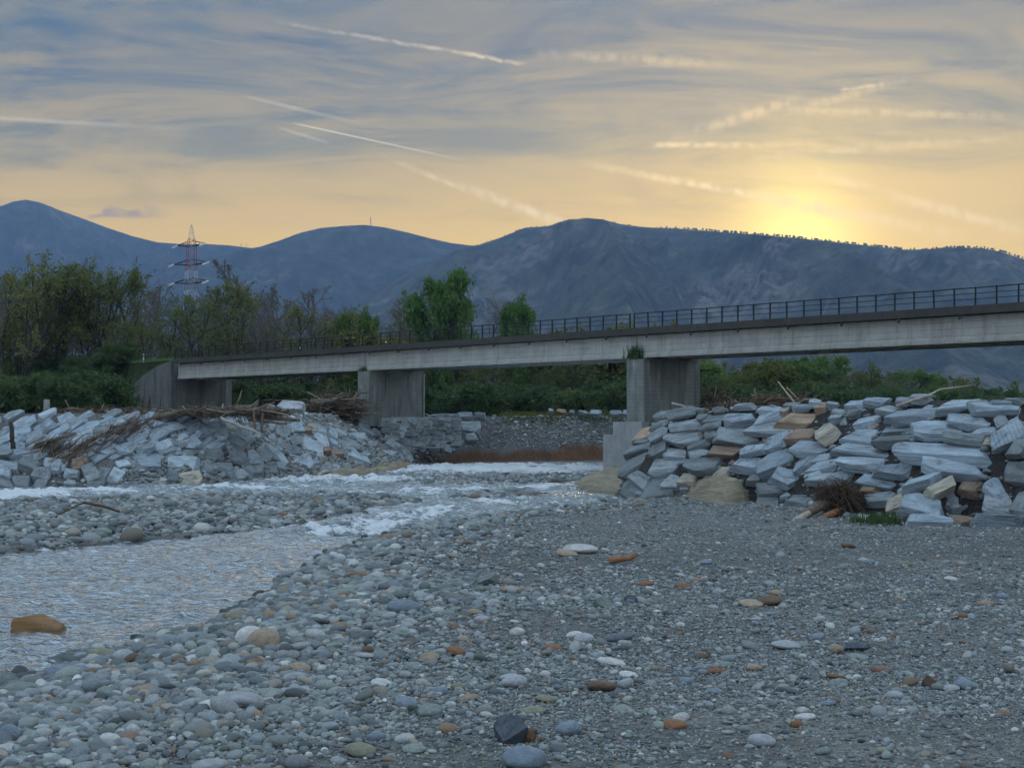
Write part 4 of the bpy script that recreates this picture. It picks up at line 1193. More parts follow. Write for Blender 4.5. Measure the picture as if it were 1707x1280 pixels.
# individual trees of the far bank
for row in [
    ('willow', 15, 412, 176, 'broad twiggy tree with thin leaf cover at the end of the tree row', 'tree', 1.0, 0),
    ('willow', 112, 418, 180, 'largest spreading multi-stemmed tree, olive leafed, beside the road embankment', 'tree', 1.15, 1),
    ('willow', 190, 428, 184, 'spreading olive-leafed tree behind the largest multi-stemmed one', 'tree', 1.0, 2),
    ('olive', 325, 472, 178, 'olive tree with dark forked branches in front of the pylon', 'tree', 1.15, 0),
    ('olive', 398, 458, 182, 'olive leafed tree beside the pointed bare one', 'tree', .8, 1),
    ('spire', 442, 428, 186, 'tall pointed bare tree with upswept branches', 'tree', 1.0, 0),
    ('thin', 520, 476, 192, 'grey twiggy tree beyond the last span', 'tree', 1.3, 0),
    ('olive', 515, 505, 188, 'low brownish-green tree beneath a grey twiggy one', 'tree', 1.0, 2),
    ('green', 600, 506, 190, 'small round fresh green tree beyond the railing', 'tree', .6, 0),
    ('green', 722, 446, 190, 'tall bright green tree rising above the bridge railing', 'tree', .62, 1),
    ('green', 854, 488, 205, 'small bright green tree behind the railing beyond the tall one', 'tree', .55, 0),
    ('fresh', 627, 540, 182, 'pale willow bush showing over the deck', 'shrub', 1.0, 0),
    ('thin', 800, 486, 215, 'bare grey tree between the two bright green trees', 'tree', 1.35, 2),
    ('thin', 690, 492, 220, 'bare grey tree just behind the tall bright green tree', 'tree', 1.2, 1),
    ('thin', 648, 505, 215, 'bare branching tree behind the pale willow bush', 'tree', 1.3, 3),
    ('fresh', 1062, 530, 205, 'yellow-green bush top showing behind the railing at the pier joint', 'shrub', 1.1, 1),
    ('fresh', 975, 537, 215, 'yellow-green bush top showing behind the middle of the railing', 'shrub', 1.0, 0),
    ('fresh', 905, 545, 215, 'yellow-green bush top next to the small bright green tree', 'shrub', .9, 1),
    ('thin', 1390, 585, 245, 'bare dark tree seen beneath the deck beyond the revetment', 'tree', 1.4, 1),
    ('green', 1345, 588, 235, 'rounded fresh green tree seen beneath the deck', 'tree', 1.2, 1),
    ('fresh', 1292, 596, 225, 'yellow-green tree beside the rounded fresh green one beneath the deck', 'tree', 1.2, 0),
    ('green', 1525, 612, 260, 'mid-green tree in the low wood beyond the revetment', 'tree', 1.4, 0)]:
    k, px, ty, D, lab, cat, wd, v = row
    tree_px(k, px, ty, D, lab, cat, None, wd, v)
# rows behind: look-alikes
for px in np.arange(-40, 700, 27):
    f = px + rt.uniform(-10, 10)
    ty = np.interp(f, [-40, 200, 260, 420, 560, 600, 700], [455, 450, 482, 470, 492, 520, 520]) + rt.uniform(-8, 14)
    tree_px('thin', f, ty, rt.uniform(196, 232), 'slender pale-stemmed tree in the bare row behind the embankment', 'tree', 'slender bare trees behind the embankment', rt.uniform(1.0, 1.3))
for px in np.arange(-30, 300, 30):
    tree_px('olive', px + rt.uniform(-10, 10), rt.uniform(500, 545), rt.uniform(176, 196), 'low olive tree filling the gaps behind the embankment', 'tree', 'low olive trees behind the embankment', 1.1)
for px in np.arange(330, 1000, 34):
    tree_px('olive', px + rt.uniform(-10, 10), rt.uniform(538, 560) if px < 800 else rt.uniform(575, 600), rt.uniform(200, 225), 'low olive tree beyond the bridge deck', 'tree', 'low olive trees beyond the deck', 1.2)
# scrub in front of and on the embankment, and under the bridge
for px in np.concatenate([np.arange(-25, 200, 15), np.arange(-20, 170, 17)]):
    tree_px('bush', px + rt.uniform(-6, 6), rt.uniform(606, 655), rt.uniform(138, 152), 'dark green shrub on the flat before the road embankment', 'shrub', 'dark shrubs before the embankment', rt.uniform(1.0, 1.3))
for px, py in [(x_ + rt.uniform(-9, 9), y_ + rt.uniform(-5, 5)) for y_ in (618, 640, 660, 676) for x_ in np.arange(-20, 205 - (y_ - 618) * .3, 24)]:
    q = hit(px, py + 8, 110)
    if q is None: continue
    tree('bush', q[0], q[1], rt.uniform(2.2, 3.8), 'dark green shrub covering the side of the road embankment', 'shrub', 'dark shrubs on the embankment side', 1.2)
for px in np.arange(395, 1055, 17):
    D = rt.uniform(172, 190)
    tree_px('bush', px + rt.uniform(-6, 6), rt.uniform(622, 652), D, 'dark green shrub in the thicket under the bridge', 'shrub', 'dark shrubs in the thicket under the bridge', rt.uniform(1.0, 1.4))
for px in np.arange(690, 1060, 26):
    tree_px('olive', px + rt.uniform(-8, 8), rt.uniform(596, 622), rt.uniform(195, 215), 'olive tree of the thicket seen between the piers', 'tree', 'olive trees seen between the piers', 1.2)
# wood beyond the near-side bank
for px in np.arange(1160, 1730, 22):
    ty = np.interp(px, [1160, 1300, 1450, 1600, 1730], [592, 594, 612, 630, 636]) + rt.uniform(-8, 12)
    k = rt.choice(['olive', 'olive', 'fresh', 'green', 'thin'], p=[.35, .2, .2, .15, .1])
    tree_px(k, px + rt.uniform(-8, 8), ty, rt.uniform(240, 300), {'olive': 'olive tree', 'fresh': 'yellow-green tree', 'green': 'fresh green tree', 'thin': 'bare twiggy tree'}[k] + ' in the low wood seen under the deck beyond the revetment', 'tree', {'olive': 'olive', 'fresh': 'yellow-green', 'green': 'fresh green', 'thin': 'bare'}[k] + ' trees beyond the revetment', 1.2)
for px in np.arange(1170, 1740, 19):
    tree_px('bush', px + rt.uniform(-6, 6), np.interp(px, [1170, 1730], [634, 650]) + rt.uniform(-6, 8), rt.uniform(190, 225), 'dark green shrub along the front of the wood beyond the revetment', 'shrub', 'shrubs in front of the wood', 1.3)
tree_px('bush', 1060, 585, 112.4, 'dark weed tuft growing in the joint on top of the pier with white streaks', 'weed', None, .6) if False else None

# wooded skyline of the near ridge: far-off trees, one mass
rk = np.random.RandomState(5)
mb = MB(); Vn, Fn = ICO[2]
for px in np.concatenate([rk.uniform(1110, 1720, 300), rk.uniform(860, 1110, 60), rk.uniform(760, 860, 20)]):
    py = np.interp(px, MN[1], MN[2]); q = atD(px, py, 4600 + rk.uniform(-25, 25))
    h_ = rk.uniform(4, 10) * (1 if px > 1110 else .6)
    r_ = h_ * rk.uniform(.22, .42)
    n = rk.uniform(.7, 1.3, (len(Vn), 1))
    mb.add(Vn * n * np.array([r_, r_, h_ * .34]) + np.array([q[0], q[1], q[2] + h_ * .66 - 2]), Fn)
    mb.tube([(q[0], q[1], q[2] - 4), (q[0], q[1], q[2] + h_ * .5)], .5, 3, False)
o = mb.build('ridge_woodland', M['leaf_dark']); tag(o, kind='stuff')

# ------------------------------------------------------------------ grass: embankment verge, cut bank edge, tufts
def grass(name, pts, h0, mat, seed, blades=1):
    rg = np.random.RandomState(seed); n = len(pts)
    p = np.array(pts); a = rg.uniform(0, 6.28, n); h = h0 * rg.uniform(.5, 1.3, n); w = .02 + .02 * h
    dx, dy = np.cos(a), np.sin(a); ln = rg.uniform(.1, .5, n) * h
    V = np.stack([p + np.stack([dx * w, dy * w, 0 * a], -1), p - np.stack([dx * w, dy * w, 0 * a], -1), p + np.stack([-dy * ln, dx * ln, h], -1)], 1).reshape(-1, 3)
    o = link(name, make_mesh(name, V, np.arange(n * 3).reshape(-1, 3), M[mat]))
    tag(o, kind='stuff'); return o
pts = []
while len(pts) < 9000:
    t_, s_ = rt.uniform(70.5, 100), rt.uniform(-7, 1.2)
    x, y, _ = BW(t_, s_, 0); pts.append((x, y, 0))
P_ = np.array(pts); P_[:, 2] = height(P_[:, 0], P_[:, 1]); grass('verge_grass', P_, .45, 'leaf_green', 3)
x = rt.uniform(-1, 14, 26000); y = rt.uniform(140, 160, 26000); sdv = poly_sd(x, y, FAR); k = (sdv > 2.6) & (sdv < 6) & (fbm(x * .7, y * .7, 3, 9) > -.12)
P_ = np.stack([x[k], y[k], height(x[k], y[k])], -1); grass('bank_grass', P_, .55, 'leaf_yellow', 4)
def tuft(p, label, h, n, mat, seed, rad=.3):
    rg = np.random.RandomState(seed); pts = np.array([(p[0] + rg.normal(0, rad), p[1] + rg.normal(0, rad), p[2]) for _ in range(n)])
    o = grass('grass_tuft', pts, h, mat, seed); o['kind'] = 'thing'; tag(o, label, 'grass tuft')
tuft(BW(-1.0, -.15, 8.7), 'dark weed tuft on top of the pier with white streaks', .9, 260, 'leaf_dark', 5, .3)
tuft(BW(33.7, -.15, 8.7), 'small weed tuft on top of the pier with the downpipe', .5, 120, 'leaf_dark', 6, .22)
q = hit(1475, 872)
tuft(q, 'green grass tuft at the foot of the revetment beside the root wad', .38, 420, 'leaf_dark', 7, .6)
# ------------------------------------------------------------------ single river stones
rs = np.random.RandomState(23)
STONE_C = {'pale grey': (.40, .42, .44), 'blue-grey': (.22, .27, .32), 'grey-green': (.25, .29, .27), 'dark slate': (.125, .15, .18), 'rust brown': (.26, .135, .07), 'tan': (.36, .29, .21), 'white': (.58, .58, .56), 'dark brown': (.15, .10, .065), 'olive': (.25, .25, .18), 'reddish': (.30, .18, .13)}
def river_stone(px, py, w_, h_, c, label, grp=None, angular=False, sink=0.3, P=None, mat=None):
    if P is None:
        P = hit(px, py + h_ * 0.30)
        if P is None: return None
    D = P[1]; hx = w_ * D / F / 2; hz_ = h_ * D / F / 2
    hy = hx * rs.uniform(.65, .95)
    hz_ = max(hz_ - hy * 0.10, hx * 0.28)
    me = BLOCKS[rs.randint(len(BLOCKS))] if angular else STONES[rs.randint(len(STONES))]
    o = link('river_stone', me)
    zg = float(height(P[0], P[1] + hy * .5))
    o.location = (P[0], P[1] + hy * 0.5, max(zg, P[2] - 0.05) + hz_ * (1 - 2 * sink) )
    tl = .7 if angular else .15
    o.rotation_euler = (rs.uniform(-tl, tl), rs.uniform(-tl, tl), rs.uniform(-.5, .5) + rs.choice([0, math.pi]))
    o.scale = (hx, hy, hz_)
    c = np.array(STONE_C[c]) * rs.uniform(.88, 1.12); o.color = (*c, 1)
    tag(o, label, 'stone', grp)
    return o
HERO = [
 (415,1066,46,40,'white','white half of a split-coloured boulder at the waterline'),
 (440,1070,54,42,'tan','big rounded tan boulder pressed against a white one near the waterline'),
 (396,1173,78,38,'pale grey','large pale speckled stone sitting in a sand patch'),
 (672,1014,54,28,'blue-grey','smooth tilted grey stone leaning on a greenish one'),
 (632,1025,36,16,'grey-green','low greenish stone under a smooth tilted grey one'),
 (1003,1146,46,22,'dark brown','dark brown egg-shaped stone with sand in front'),
 (857,1139,42,24,'pale grey','smooth oval pale blue-grey stone on fine gravel'),
 (1020,1105,48,16,'white','long flat white stone on fine gravel'),
 (850,1225,54,40,'dark slate','dark angular slate-blue stone beside a small brown one'),
 (884,1233,18,22,'rust brown','small upright brown stone beside the dark angular slate-blue one'),
 (948,1218,44,28,'blue-grey','domed grey stone between dark pebbles'),
 (1030,1066,50,14,'dark slate','thin flat dark slate stone lying on fine gravel'),
 (716,1187,40,26,'grey-green','chunky grey-green stone on the gravel bar'),
 (958,1060,28,15,'white','white pointed stone on fine gravel'),(862,1054,25,18,'white','small bright round stone on sand'),
 (760,1087,34,18,'rust brown','rusty brown stone beside a sand patch'),
 (875,1268,72,40,'blue-grey','broad blue-grey stone lying low in the gravel'),
 (1283,1003,42,20,'dark brown','dark brown stone overlapping a flat tan one'),(1253,1008,40,10,'tan','flat tan stone half under a dark brown one'),
 (1077,973,28,11,'rust brown','small orange-brown stone on fine gravel'),(1140,977,30,10,'rust brown','flat orange-brown stone on fine gravel'),
 (968,917,58,18,'white','flat whitish slab among cobbles'),(945,923,36,13,'tan','tan cobble in front of a flat whitish slab'),
 (100,1124,56,30,'blue-grey','rounded blue-grey boulder at the waterline'),(128,1120,40,22,'blue-grey','blue-grey cobble touching a rounded boulder at the waterline'),
 (168,1092,48,22,'olive','smooth olive stone on the waterline'),(205,1097,34,26,'pale grey','pale pointed stone on the waterline'),
 (395,1028,40,22,'olive','pale olive stone stacked on the shore'),(392,1040,26,14,'grey-green','small greenish stone under a pale olive one on the shore'),
 (335,1049,42,17,'rust brown','rust red stone on the waterline'),(282,1056,40,16,'olive','oval olive stone in the shallows'),(250,1056,22,14,'dark slate','black wet stone in the shallows'),
 (180,1068,42,12,'dark brown','dark wet stone just breaking the surface'),(403,1010,34,12,'grey-green','dark greenish stone breaking the surface near shore'),
 (555,1012,34,18,'grey-green','oval grey-green stone near the shore'),(14,1226,36,32,'blue-grey','large round grey stone at the edge of the gravel'),(327,1215,42,22,'dark slate','dark blue rough stone near the large speckled one'),
 (1272,1237,44,24,'pale grey','rough light grey stone with sand in front'),(1610,1143,30,20,'blue-grey','round grey stone in a small cluster'),(1587,1148,28,12,'pale grey','flat pale stone in a small cluster'),(1565,1146,24,14,'grey-green','greenish stone in a small cluster'),
 (1550,1141,26,16,'dark brown','brown wedge stone in a small cluster'),(1312,1076,52,17,'pale grey','crumbly granular grey stone sunk in sand'),(1428,1080,36,15,'blue-grey','angular grey stone touching a reddish one'),(1440,1077,18,12,'reddish','reddish stone touching an angular grey one'),
 (1393,1128,30,10,'rust brown','flat orange stone on sand'),(1258,1114,26,14,'tan','cream rounded stone on sandy gravel'),(1328,1208,20,14,'rust brown','small rusty orange stone on sandy gravel'),(1395,1083,22,18,'tan','upright sandy stone beside grey pebbles'),
 (490,1131,40,20,'pale grey','pale blue stone with smooth top'),(500,1114,36,18,'tan','brown-grey rounded stone near the shore cobbles'),(430,1102,24,16,'tan','small cream ball-shaped stone'),(183,1157,34,13,'white','flat white stone near the shore'),
 (245,1152,52,20,'tan','broad sandy-grey stone near the shore cobbles'),(30,1150,56,26,'grey-green','long greenish stone near the shore'),(1195,1120,34,11,'rust brown','flat brown stone on gravel'),(1415,910,24,10,'dark brown','dark stone pair on the fine gravel'),
 (590,1170,0,0,'tan',''),(610,1095,36,14,'pale grey','smooth pale grey pebble stone'),(595,960,30,14,'rust brown','brown cobble among grey ones'),(1640,1180,0,0,'tan',''),
 (812,970,40,20,'grey-green','angular grey cobble on the gravel'),(852,984,32,14,'tan','flat brownish cobble on the gravel bar'),(1007,1008,36,16,'grey-green','greenish cobble beside a dark angular one'),(1052,1000,26,14,'dark slate','dark angular cobble beside a greenish one'),
 (910,1166,36,14,'olive','flat olive stone in the gravel'),(780,1165,36,14,'tan','flat tan stone in gravel'),(690,1250,40,16,'grey-green','flat greenish stone low in the gravel'),(600,1252,50,24,'olive','big mossy grey stone at the edge of the gravel'),(345,1280,60,26,'pale grey','wide pale stone low in the gravel'),
]
for (px, py, w_, h_, c, lab) in HERO:
    if not w_: continue
    river_stone(px, py, w_ * 1.08, h_ * 1.12, c, lab, angular=('angular' in lab or 'wedge' in lab), sink=0.14)
# rocks standing in the stream
q = G(56, 1054, -0.25)
Vw, Fw = ICO[4]
prof = [((-1, 0, .06), .84), ((1, 0, .1), 1.0), ((0, -1, .1), .85), ((0, 1, .12), .9), ((.42, -.10, .90), .50), ((-.25, .1, .97), .66), ((0, 0, -1), .8), ((.35, -.75, .55), .80), ((.5, .5, .7), .85)]
rad = np.full(len(Vw), 2.0)
for n_, d_ in prof:
    n_ = np.array(n_) / np.linalg.norm(n_); c_ = Vw @ n_; rad = np.minimum(rad, np.where(c_ > .06, d_ / np.maximum(c_, .06), 9))
Vq = Vw * rad[:, None]; Vq += Vw * (.06 * noise3(Vq, 3.0, 5))[:, None]
o = link('river_rock', make_mesh('river_rock', Vq * np.array([.50, .38, .42]), Fw, M['rock'])); o.location = (q[0], q[1] + .2, -.20); o.color = (.27, .15, .07, 1)
tag(o, 'rust brown wedge-shaped rock standing in the calm stream', 'rock')
for (px, py, w_, h_) in [(135, 952, 10, 7), (235, 1027, 60, 10), (152, 1073, 22, 8), (483, 937, 14, 7), (508, 938, 18, 8), (520, 948, 24, 12), (545, 935, 24, 14), (497, 958, 18, 8), (470, 973, 14, 6), (558, 905, 26, 8), (527, 916, 16, 5), (665, 886, 22, 10), (640, 880, 14, 7), (455, 968, 14, 6), (430, 1000, 20, 7), (560, 918, 18, 6), (590, 921, 20, 8)]:
    q = G(px, py + h_ / 2, -0.22)
    river_stone(px, py, w_, h_, 'dark slate', 'small dark wet stone breaking the surface of the calm stream', 'wet stones in the stream', sink=0.25, P=np.array([q[0], q[1], -0.30]))
for (px, py, w_, h_, c, lab) in [(568, 832, 26, 10, 'rust brown', 'rusty boulder on the upstream tip of the gravel island'), (510, 835, 14, 8, 'rust brown', 'orange cobble on the far edge of the gravel island'), (610, 833, 24, 9, 'tan', 'pale brown boulder near the upstream tip of the gravel island'),
      (468, 857, 18, 12, 'rust brown', 'rust-red cobble stacked on the gravel island'), (455, 848, 26, 14, 'pale grey', 'pale angular cobble on the gravel island'), (620, 829, 34, 10, 'grey-green', 'greenish flat boulder at the upstream tip of the gravel island'),
      (655, 836, 30, 14, 'blue-grey', 'blue-grey boulder at the very tip of the gravel island'), (352, 831, 28, 7, 'tan', 'long sandstone-coloured stone at the rapid edge of the island'), (98, 843, 24, 12, 'olive', 'olive cobble on the rapid edge of the island'),
      (12, 844, 16, 14, 'dark slate', 'dark stone at the rapid edge of the island'), (210, 904, 18, 8, 'blue-grey', 'blue stone on the calm-water edge of the island'), (30, 915, 30, 12, 'dark brown', 'dark low stone on the calm-water edge of the island'), (463, 883, 26, 12, 'dark slate', 'dark cobble on the calm-water edge of the island'),
      (992, 848, 18, 12, 'grey-green', 'round cobble in the shallows by the bedrock ledge'), (912, 846, 20, 14, 'grey-green', 'pointed cobble at the head of the gravel bar'), (1023, 843, 14, 6, 'dark brown', 'brown stone in the shallows beneath the revetment corner'), (828, 825, 18, 11, 'dark slate', 'dark boulder on the small midstream bar'), (873, 820, 16, 8, 'dark slate', 'black cobble on the small midstream bar')]:
    river_stone(px, py, w_, h_, c, lab)
# further cobbles that stand out of the gravel
nC = 0
names = list(STONE_C)
prob = np.array([.16, .20, .24, .08, .06, .10, .05, .03, .06, .02])
tries = 0
while nC < 150 and tries < 3000:
    tries += 1
    y = rs.uniform(17, 40); x = rs.uniform(-.36, .36) * y
    if poly_sd(np.array([x]), np.array([y]), BAR)[0] < 0.1: continue
    sdv = poly_sd(np.array([x]), np.array([y]), BAR)[0]
    if rs.uniform() > 0.25 + 0.75 * math.exp(-sdv / 4): continue
    k = rs.choice(len(names), p=prob); c = names[k]
    z = float(height(x, y)); sz = rs.uniform(.20, .36) * F / y
    river_stone(0, 0, sz, sz * rs.uniform(.4, .65), c, f'{c} rounded cobble standing out of the pebbles', f'{c} cobbles on the gravel bar', P=np.array([x, y, z])); nC += 1

# ------------------------------------------------------------------ gravel: tens of thousands of pebbles, one object
PEB = bpy.data.collections.new('pebble_shapes')
for i in range(10):
    o = bpy.data.objects.new('pebble_shape', pebble_mesh(300 + i, 2, M['pebble'])); PEB.objects.link(o)

def scatter(n, xf, ylo, yhi, smed, ssig, smax, mask, grow=0.0, poly=None):
    y = ylo * (yhi / ylo) ** rs.uniform(0, 1, n) if yhi / ylo > 1.6 else rs.uniform(ylo, yhi, n)
    x = rs.uniform(xf[0], xf[1], n) * (y if xf[1] < 2 else 1)
    k = mask(x, y); x, y = x[k], y[k]
    s = np.clip(smed * np.exp(rs.normal(0, ssig, len(x))), 0.02, smax)
    return x, y, s

PX, PY, PS = [], [], []
def addp(x, y, s): PX.append(x); PY.append(y); PS.append(s)
barm = lambda x, y: (poly_sd(x, y, BAR) > -0.45) & (poly_sd(x, y, RIGHT) < 0.4)
def uni(n, ylo, yhi, med, sig, mx, half=0.37):
    # even density over the ground
    y = np.sqrt(rs.uniform(ylo ** 2, yhi ** 2, n)); x = rs.uniform(-half, half, n) * y
    k = barm(x, y); x, y = x[k], y[k]
    sdv = np.maximum(poly_sd(x, y, BAR), 0)
    patch = fbm(x * 0.22, y * 0.22, 3, 91)
    keep = rs.uniform(0, 1, len(x)) < np.where((patch < -0.13) & (sdv > 3), 0.35, 1.0)
    x, y, sdv = x[keep], y[keep], sdv[keep]
    fs = np.interp(x + 2.5 * fbm(x * .15, y * .15, 3, 95) * 4, [-5, 1.5], [1.0, .50])
    s = np.clip(fs * med * np.exp(rs.normal(0, sig, len(x))) * (1 + 0.9 * np.exp(-sdv / 3.5)), 0.013, mx)
    addp(x, y, s)
uni(68000, 15, 24, .024, .60, .13)
uni(62000, 24, 36, .029, .58, .16)
uni(38000, 36, 52, .040, .50, .20)
uni(46000, 52, 82, .058, .45, .22)
uni(2400, 15, 40, .085, .35, .18)
# island and small bars
for poly, n, med in ((ISLAND, 26000, .085), (BAR2, 2600, .085), (BAR3, 900, .10)):
    P = np.array(poly); lo, hi = P.min(0), P.max(0); lo[0] = max(lo[0], -34)
    x = rs.uniform(lo[0] - 1, hi[0] + 1, n); y = rs.uniform(lo[1] - 1, hi[1] + 1, n)
    sdv = poly_sd(x, y, poly); k = (sdv > -0.5) & (np.abs(x) < 0.37 * y); x, y, sdv = x[k], y[k], sdv[k]
    addp(x, y, np.clip(med * np.exp(rs.normal(0, .45, len(x))) * (1 + .25 * np.exp(-sdv)), .04, .34))
# cut bank, rubble slopes and the foot of the far side
def face(n, x0, x1, lo, hi, poly, med, mx):
    x = rs.uniform(x0, x1, n); y = rs.uniform(88, 160, n)
    sdv = poly_sd(x, y, poly); k = (sdv > lo) & (sdv < hi); addp(x[k], y[k], np.clip(med * np.exp(rs.normal(0, .4, k.sum())), .05, mx))
face(60000, -8, 14, 0.9, 3.4, FAR, .085, .22)
face(60000, -24, -7, -0.4, 9.0, FAR, .11, .30)
face(20000, -32, -13, -0.6, 1.5, FAR, .10, .26)
x = rs.uniform(5, 22, 5000); y = rs.uniform(48, 80, 5000); sdv = poly_sd(x, y, RIGHT); k = (sdv > -0.6) & (sdv < 3.5); addp(x[k], y[k], np.clip(.08 * np.exp(rs.normal(0, .4, k.sum())), .04, .2))
PX = np.concatenate(PX); PY = np.concatenate(PY); PS = np.concatenate(PS)
PZ = height(PX, PY)
k = PZ > zw(PY) - 0.28; PX, PY, PS, PZ = PX[k], PY[k], PS[k], PZ[k]
NP = len(PX)
flat = rs.uniform(.42, .80, NP)
SCL = np.stack([PS * rs.uniform(.9, 1.35, NP), PS * rs.uniform(.75, 1.0, NP), PS * flat], -1)
PZ = PZ + SCL[:, 2] * rs.uniform(.05, .85, NP)
ROT = np.stack([rs.normal(0, .22, NP), rs.normal(0, .22, NP), rs.uniform(0, 6.283, NP)], -1)
pal = 0.88 * np.array([0.97, 1.0, 0.98]) * np.array([(.27, .285, .295), (.22, .25, .27), (.235, .265, .25), (.17, .195, .205), (.33, .34, .34), (.42, .42, .41), (.29, .255, .215), (.25, .17, .115), (.13, .145, .155), (.56, .55, .53)])
pc = np.array([.20, .18, .17, .14, .13, .06, .06, .025, .025, .01])
COLR = pal[rs.choice(len(pal), NP, p=pc)] * rs.uniform(.55, 1.5, (NP, 1))
wet = sstep(0.10 - (PZ - zw(PY)), 0, 0.10)
COLR = COLR * (1 - 0.55 * wet[:, None])
clayk = (PX > -9) & (PX < 16) & (PY > 128) & (PZ < 1.7) & (rs.uniform(0, 1, NP) < .8)
kk = ~clayk
me = bpy.data.meshes.new('gravel')
me.vertices.add(int(kk.sum())); me.vertices.foreach_set('co', np.stack([PX, PY, PZ], -1)[kk].astype(np.float32).ravel())
for nm, typ, arr, key in (('scl', 'FLOAT_VECTOR', SCL, 'vector'), ('rot', 'FLOAT_VECTOR', ROT, 'vector')):
    a = me.attributes.new(nm, typ, 'POINT'); a.data.foreach_set(key, arr[kk].astype(np.float32).ravel())
a = me.attributes.new('col', 'FLOAT_COLOR', 'POINT'); a.data.foreach_set('color', np.concatenate([COLR, np.ones((NP, 1))], 1)[kk].astype(np.float32).ravel())
a = me.attributes.new('pick', 'INT', 'POINT'); a.data.foreach_set('value', rs.randint(0, 10, int(kk.sum())).astype(np.int32))
gravel = link('gravel', me); tag(gravel, kind='stuff')
ng = bpy.data.node_groups.new('gravel_scatter', 'GeometryNodeTree')
ng.interface.new_socket('Geometry', in_out='INPUT', socket_type='NodeSocketGeometry')
ng.interface.new_socket('Geometry', in_out='OUTPUT', socket_type='NodeSocketGeometry')
gi = ng.nodes.new('NodeGroupInput'); go = ng.nodes.new('NodeGroupOutput')
ci = ng.nodes.new('GeometryNodeCollectionInfo'); ci.inputs['Collection'].default_value = PEB
ci.inputs['Separate Children'].default_value = True; ci.inputs['Reset Children'].default_value = True
m2p = ng.nodes.new('GeometryNodeMeshToPoints')
iop = ng.nodes.new('GeometryNodeInstanceOnPoints'); iop.inputs['Pick Instance'].default_value = True
def nattr(nm, typ):
    n = ng.nodes.new('GeometryNodeInputNamedAttribute'); n.data_type = typ; n.inputs['Name'].default_value = nm
    return [s for s in n.outputs if s.enabled and s.name == 'Attribute'][0]
L = ng.links.new
L(gi.outputs[0], m2p.inputs['Mesh']); L(m2p.outputs[0], iop.inputs['Points']); L(ci.outputs[0], iop.inputs['Instance'])
L(nattr('pick', 'INT'), iop.inputs['Instance Index']); L(nattr('rot', 'FLOAT_VECTOR'), iop.inputs['Rotation']); L(nattr('scl', 'FLOAT_VECTOR'), iop.inputs['Scale'])
L(iop.outputs[0], go.inputs[0])
md = gravel.modifiers.new('scatter', 'NODES'); md.node_group = ng
print('PEBBLES', int(kk.sum()))
# ------------------------------------------------------------------ driftwood
rd = np.random.RandomState(31)
def log(P0, P1, r0, r1, mat, label, wob=0.06, sides=8, n=10, twigs=0, name='driftwood_log', group=None, cat='log'):
    P0 = np.array(P0); P1 = np.array(P1); L = np.linalg.norm(P1 - P0)
    pts = [P0 + (P1 - P0) * i / n + (rd.normal(0, wob * L / n, 3) if 0 < i < n else 0) for i in range(n + 1)]
    mb = MB(); mb.tube(pts, [r0 + (r1 - r0) * i / n * 1.0 + rd.uniform(-.06, .06) * r0 for i in range(n + 1)], sides)
    o = mb.build(name, mat, None, True); tag(o, label, cat, group)
    for k in range(twigs):
        i = rd.randint(2, n); d = rd.normal(0, 1, 3); d[2] = abs(d[2]) * .6; d += (P1 - P0) / L; d /= np.linalg.norm(d)
        m2 = MB(); ll = L * rd.uniform(.12, .3); m2.tube([pts[i], pts[i] + d * ll * .5 + rd.normal(0, .03, 3), pts[i] + d * ll], [r1 * .7, r1 * .5, r1 * .2], 5)
        m2.build('branch', mat, o, True)
    return o
def lpx(a, b, D0, D1, r0, r1, mat, label, **kw):
    return log(atD(a[0], a[1], D0), atD(b[0], b[1], D1), r0, r1, M[mat], label, **kw)
def on(px, py, up=0.12):
    q = hit(px, py); return q + np.array([0, -.15, up])
def lhit(a, b, r0, r1, mat, label, up=.22, **kw):
    return log(on(*a, up), on(*b, up), r0, r1, M[mat], label, **kw)
lhit((105, 778), (205, 722), .20, .26, 'wood', 'long driftwood trunk lying up the paved slope', twigs=3)
lhit((115, 762), (190, 716), .12, .16, 'wood', 'thinner driftwood trunk behind the long one on the paved slope')
lhit((60, 748), (128, 728), .13, .09, 'wood', 'grey driftwood pole lying flat across the paved slope')
lhit((108, 767), (132, 748), .16, .14, 'palewood', 'short pale broken log end at the foot of the brush on the paved slope')
lpx((22, 748), (18, 703), 92, 92, .16, .12, 'bark', 'dark upright dead stump on the paved bank', wob=.1)
lpx((368, 696), (436, 724), 97, 95, .10, .05, 'palewood', 'bleached slender branch hanging over the bank edge')
lpx((426, 715), (422, 682), 97, 97, .09, .06, 'wood', 'upright grey driftwood pole at the bank edge', wob=.04)
lpx((436, 720), (438, 688), 97.5, 97.5, .11, .07, 'wood', 'second upright driftwood pole beside the hanging branch', wob=.04)
lpx((275, 692), (420, 678), 99, 103, .22, .16, 'wood', 'long weathered trunk along the bank top in front of the abutment', twigs=4)
lpx((340, 692), (440, 682), 98, 101, .16, .20, 'wood', 'second weathered trunk in the bank-top driftwood heap', twigs=3)
lpx((230, 700), (300, 688), 98, 99, .14, .18, 'wood', 'dark log end projecting from the bank-top driftwood heap', twigs=2)
lpx((130, 687), (212, 689), 100, 99, .20, .14, 'brush', 'brown rotten log on the bank top below the wing wall', twigs=2)
lpx((175, 685), (190, 687), 98.5, 98, .07, .04, 'palewood', 'short bleached stick on the bank top below the wing wall')
lpx((420, 695), (500, 700), 99, 98, .15, .10, 'wood', 'dark driftwood pole below the big pale squared block', twigs=1)
lpx((415, 700), (478, 706), 98.5, 97.5, .10, .08, 'wood', 'lower driftwood pole below the big pale squared block')
lpx((440, 668), (545, 668), 128, 131, .08, .05, 'brush', 'long thin branch lying behind the big pale squared block')
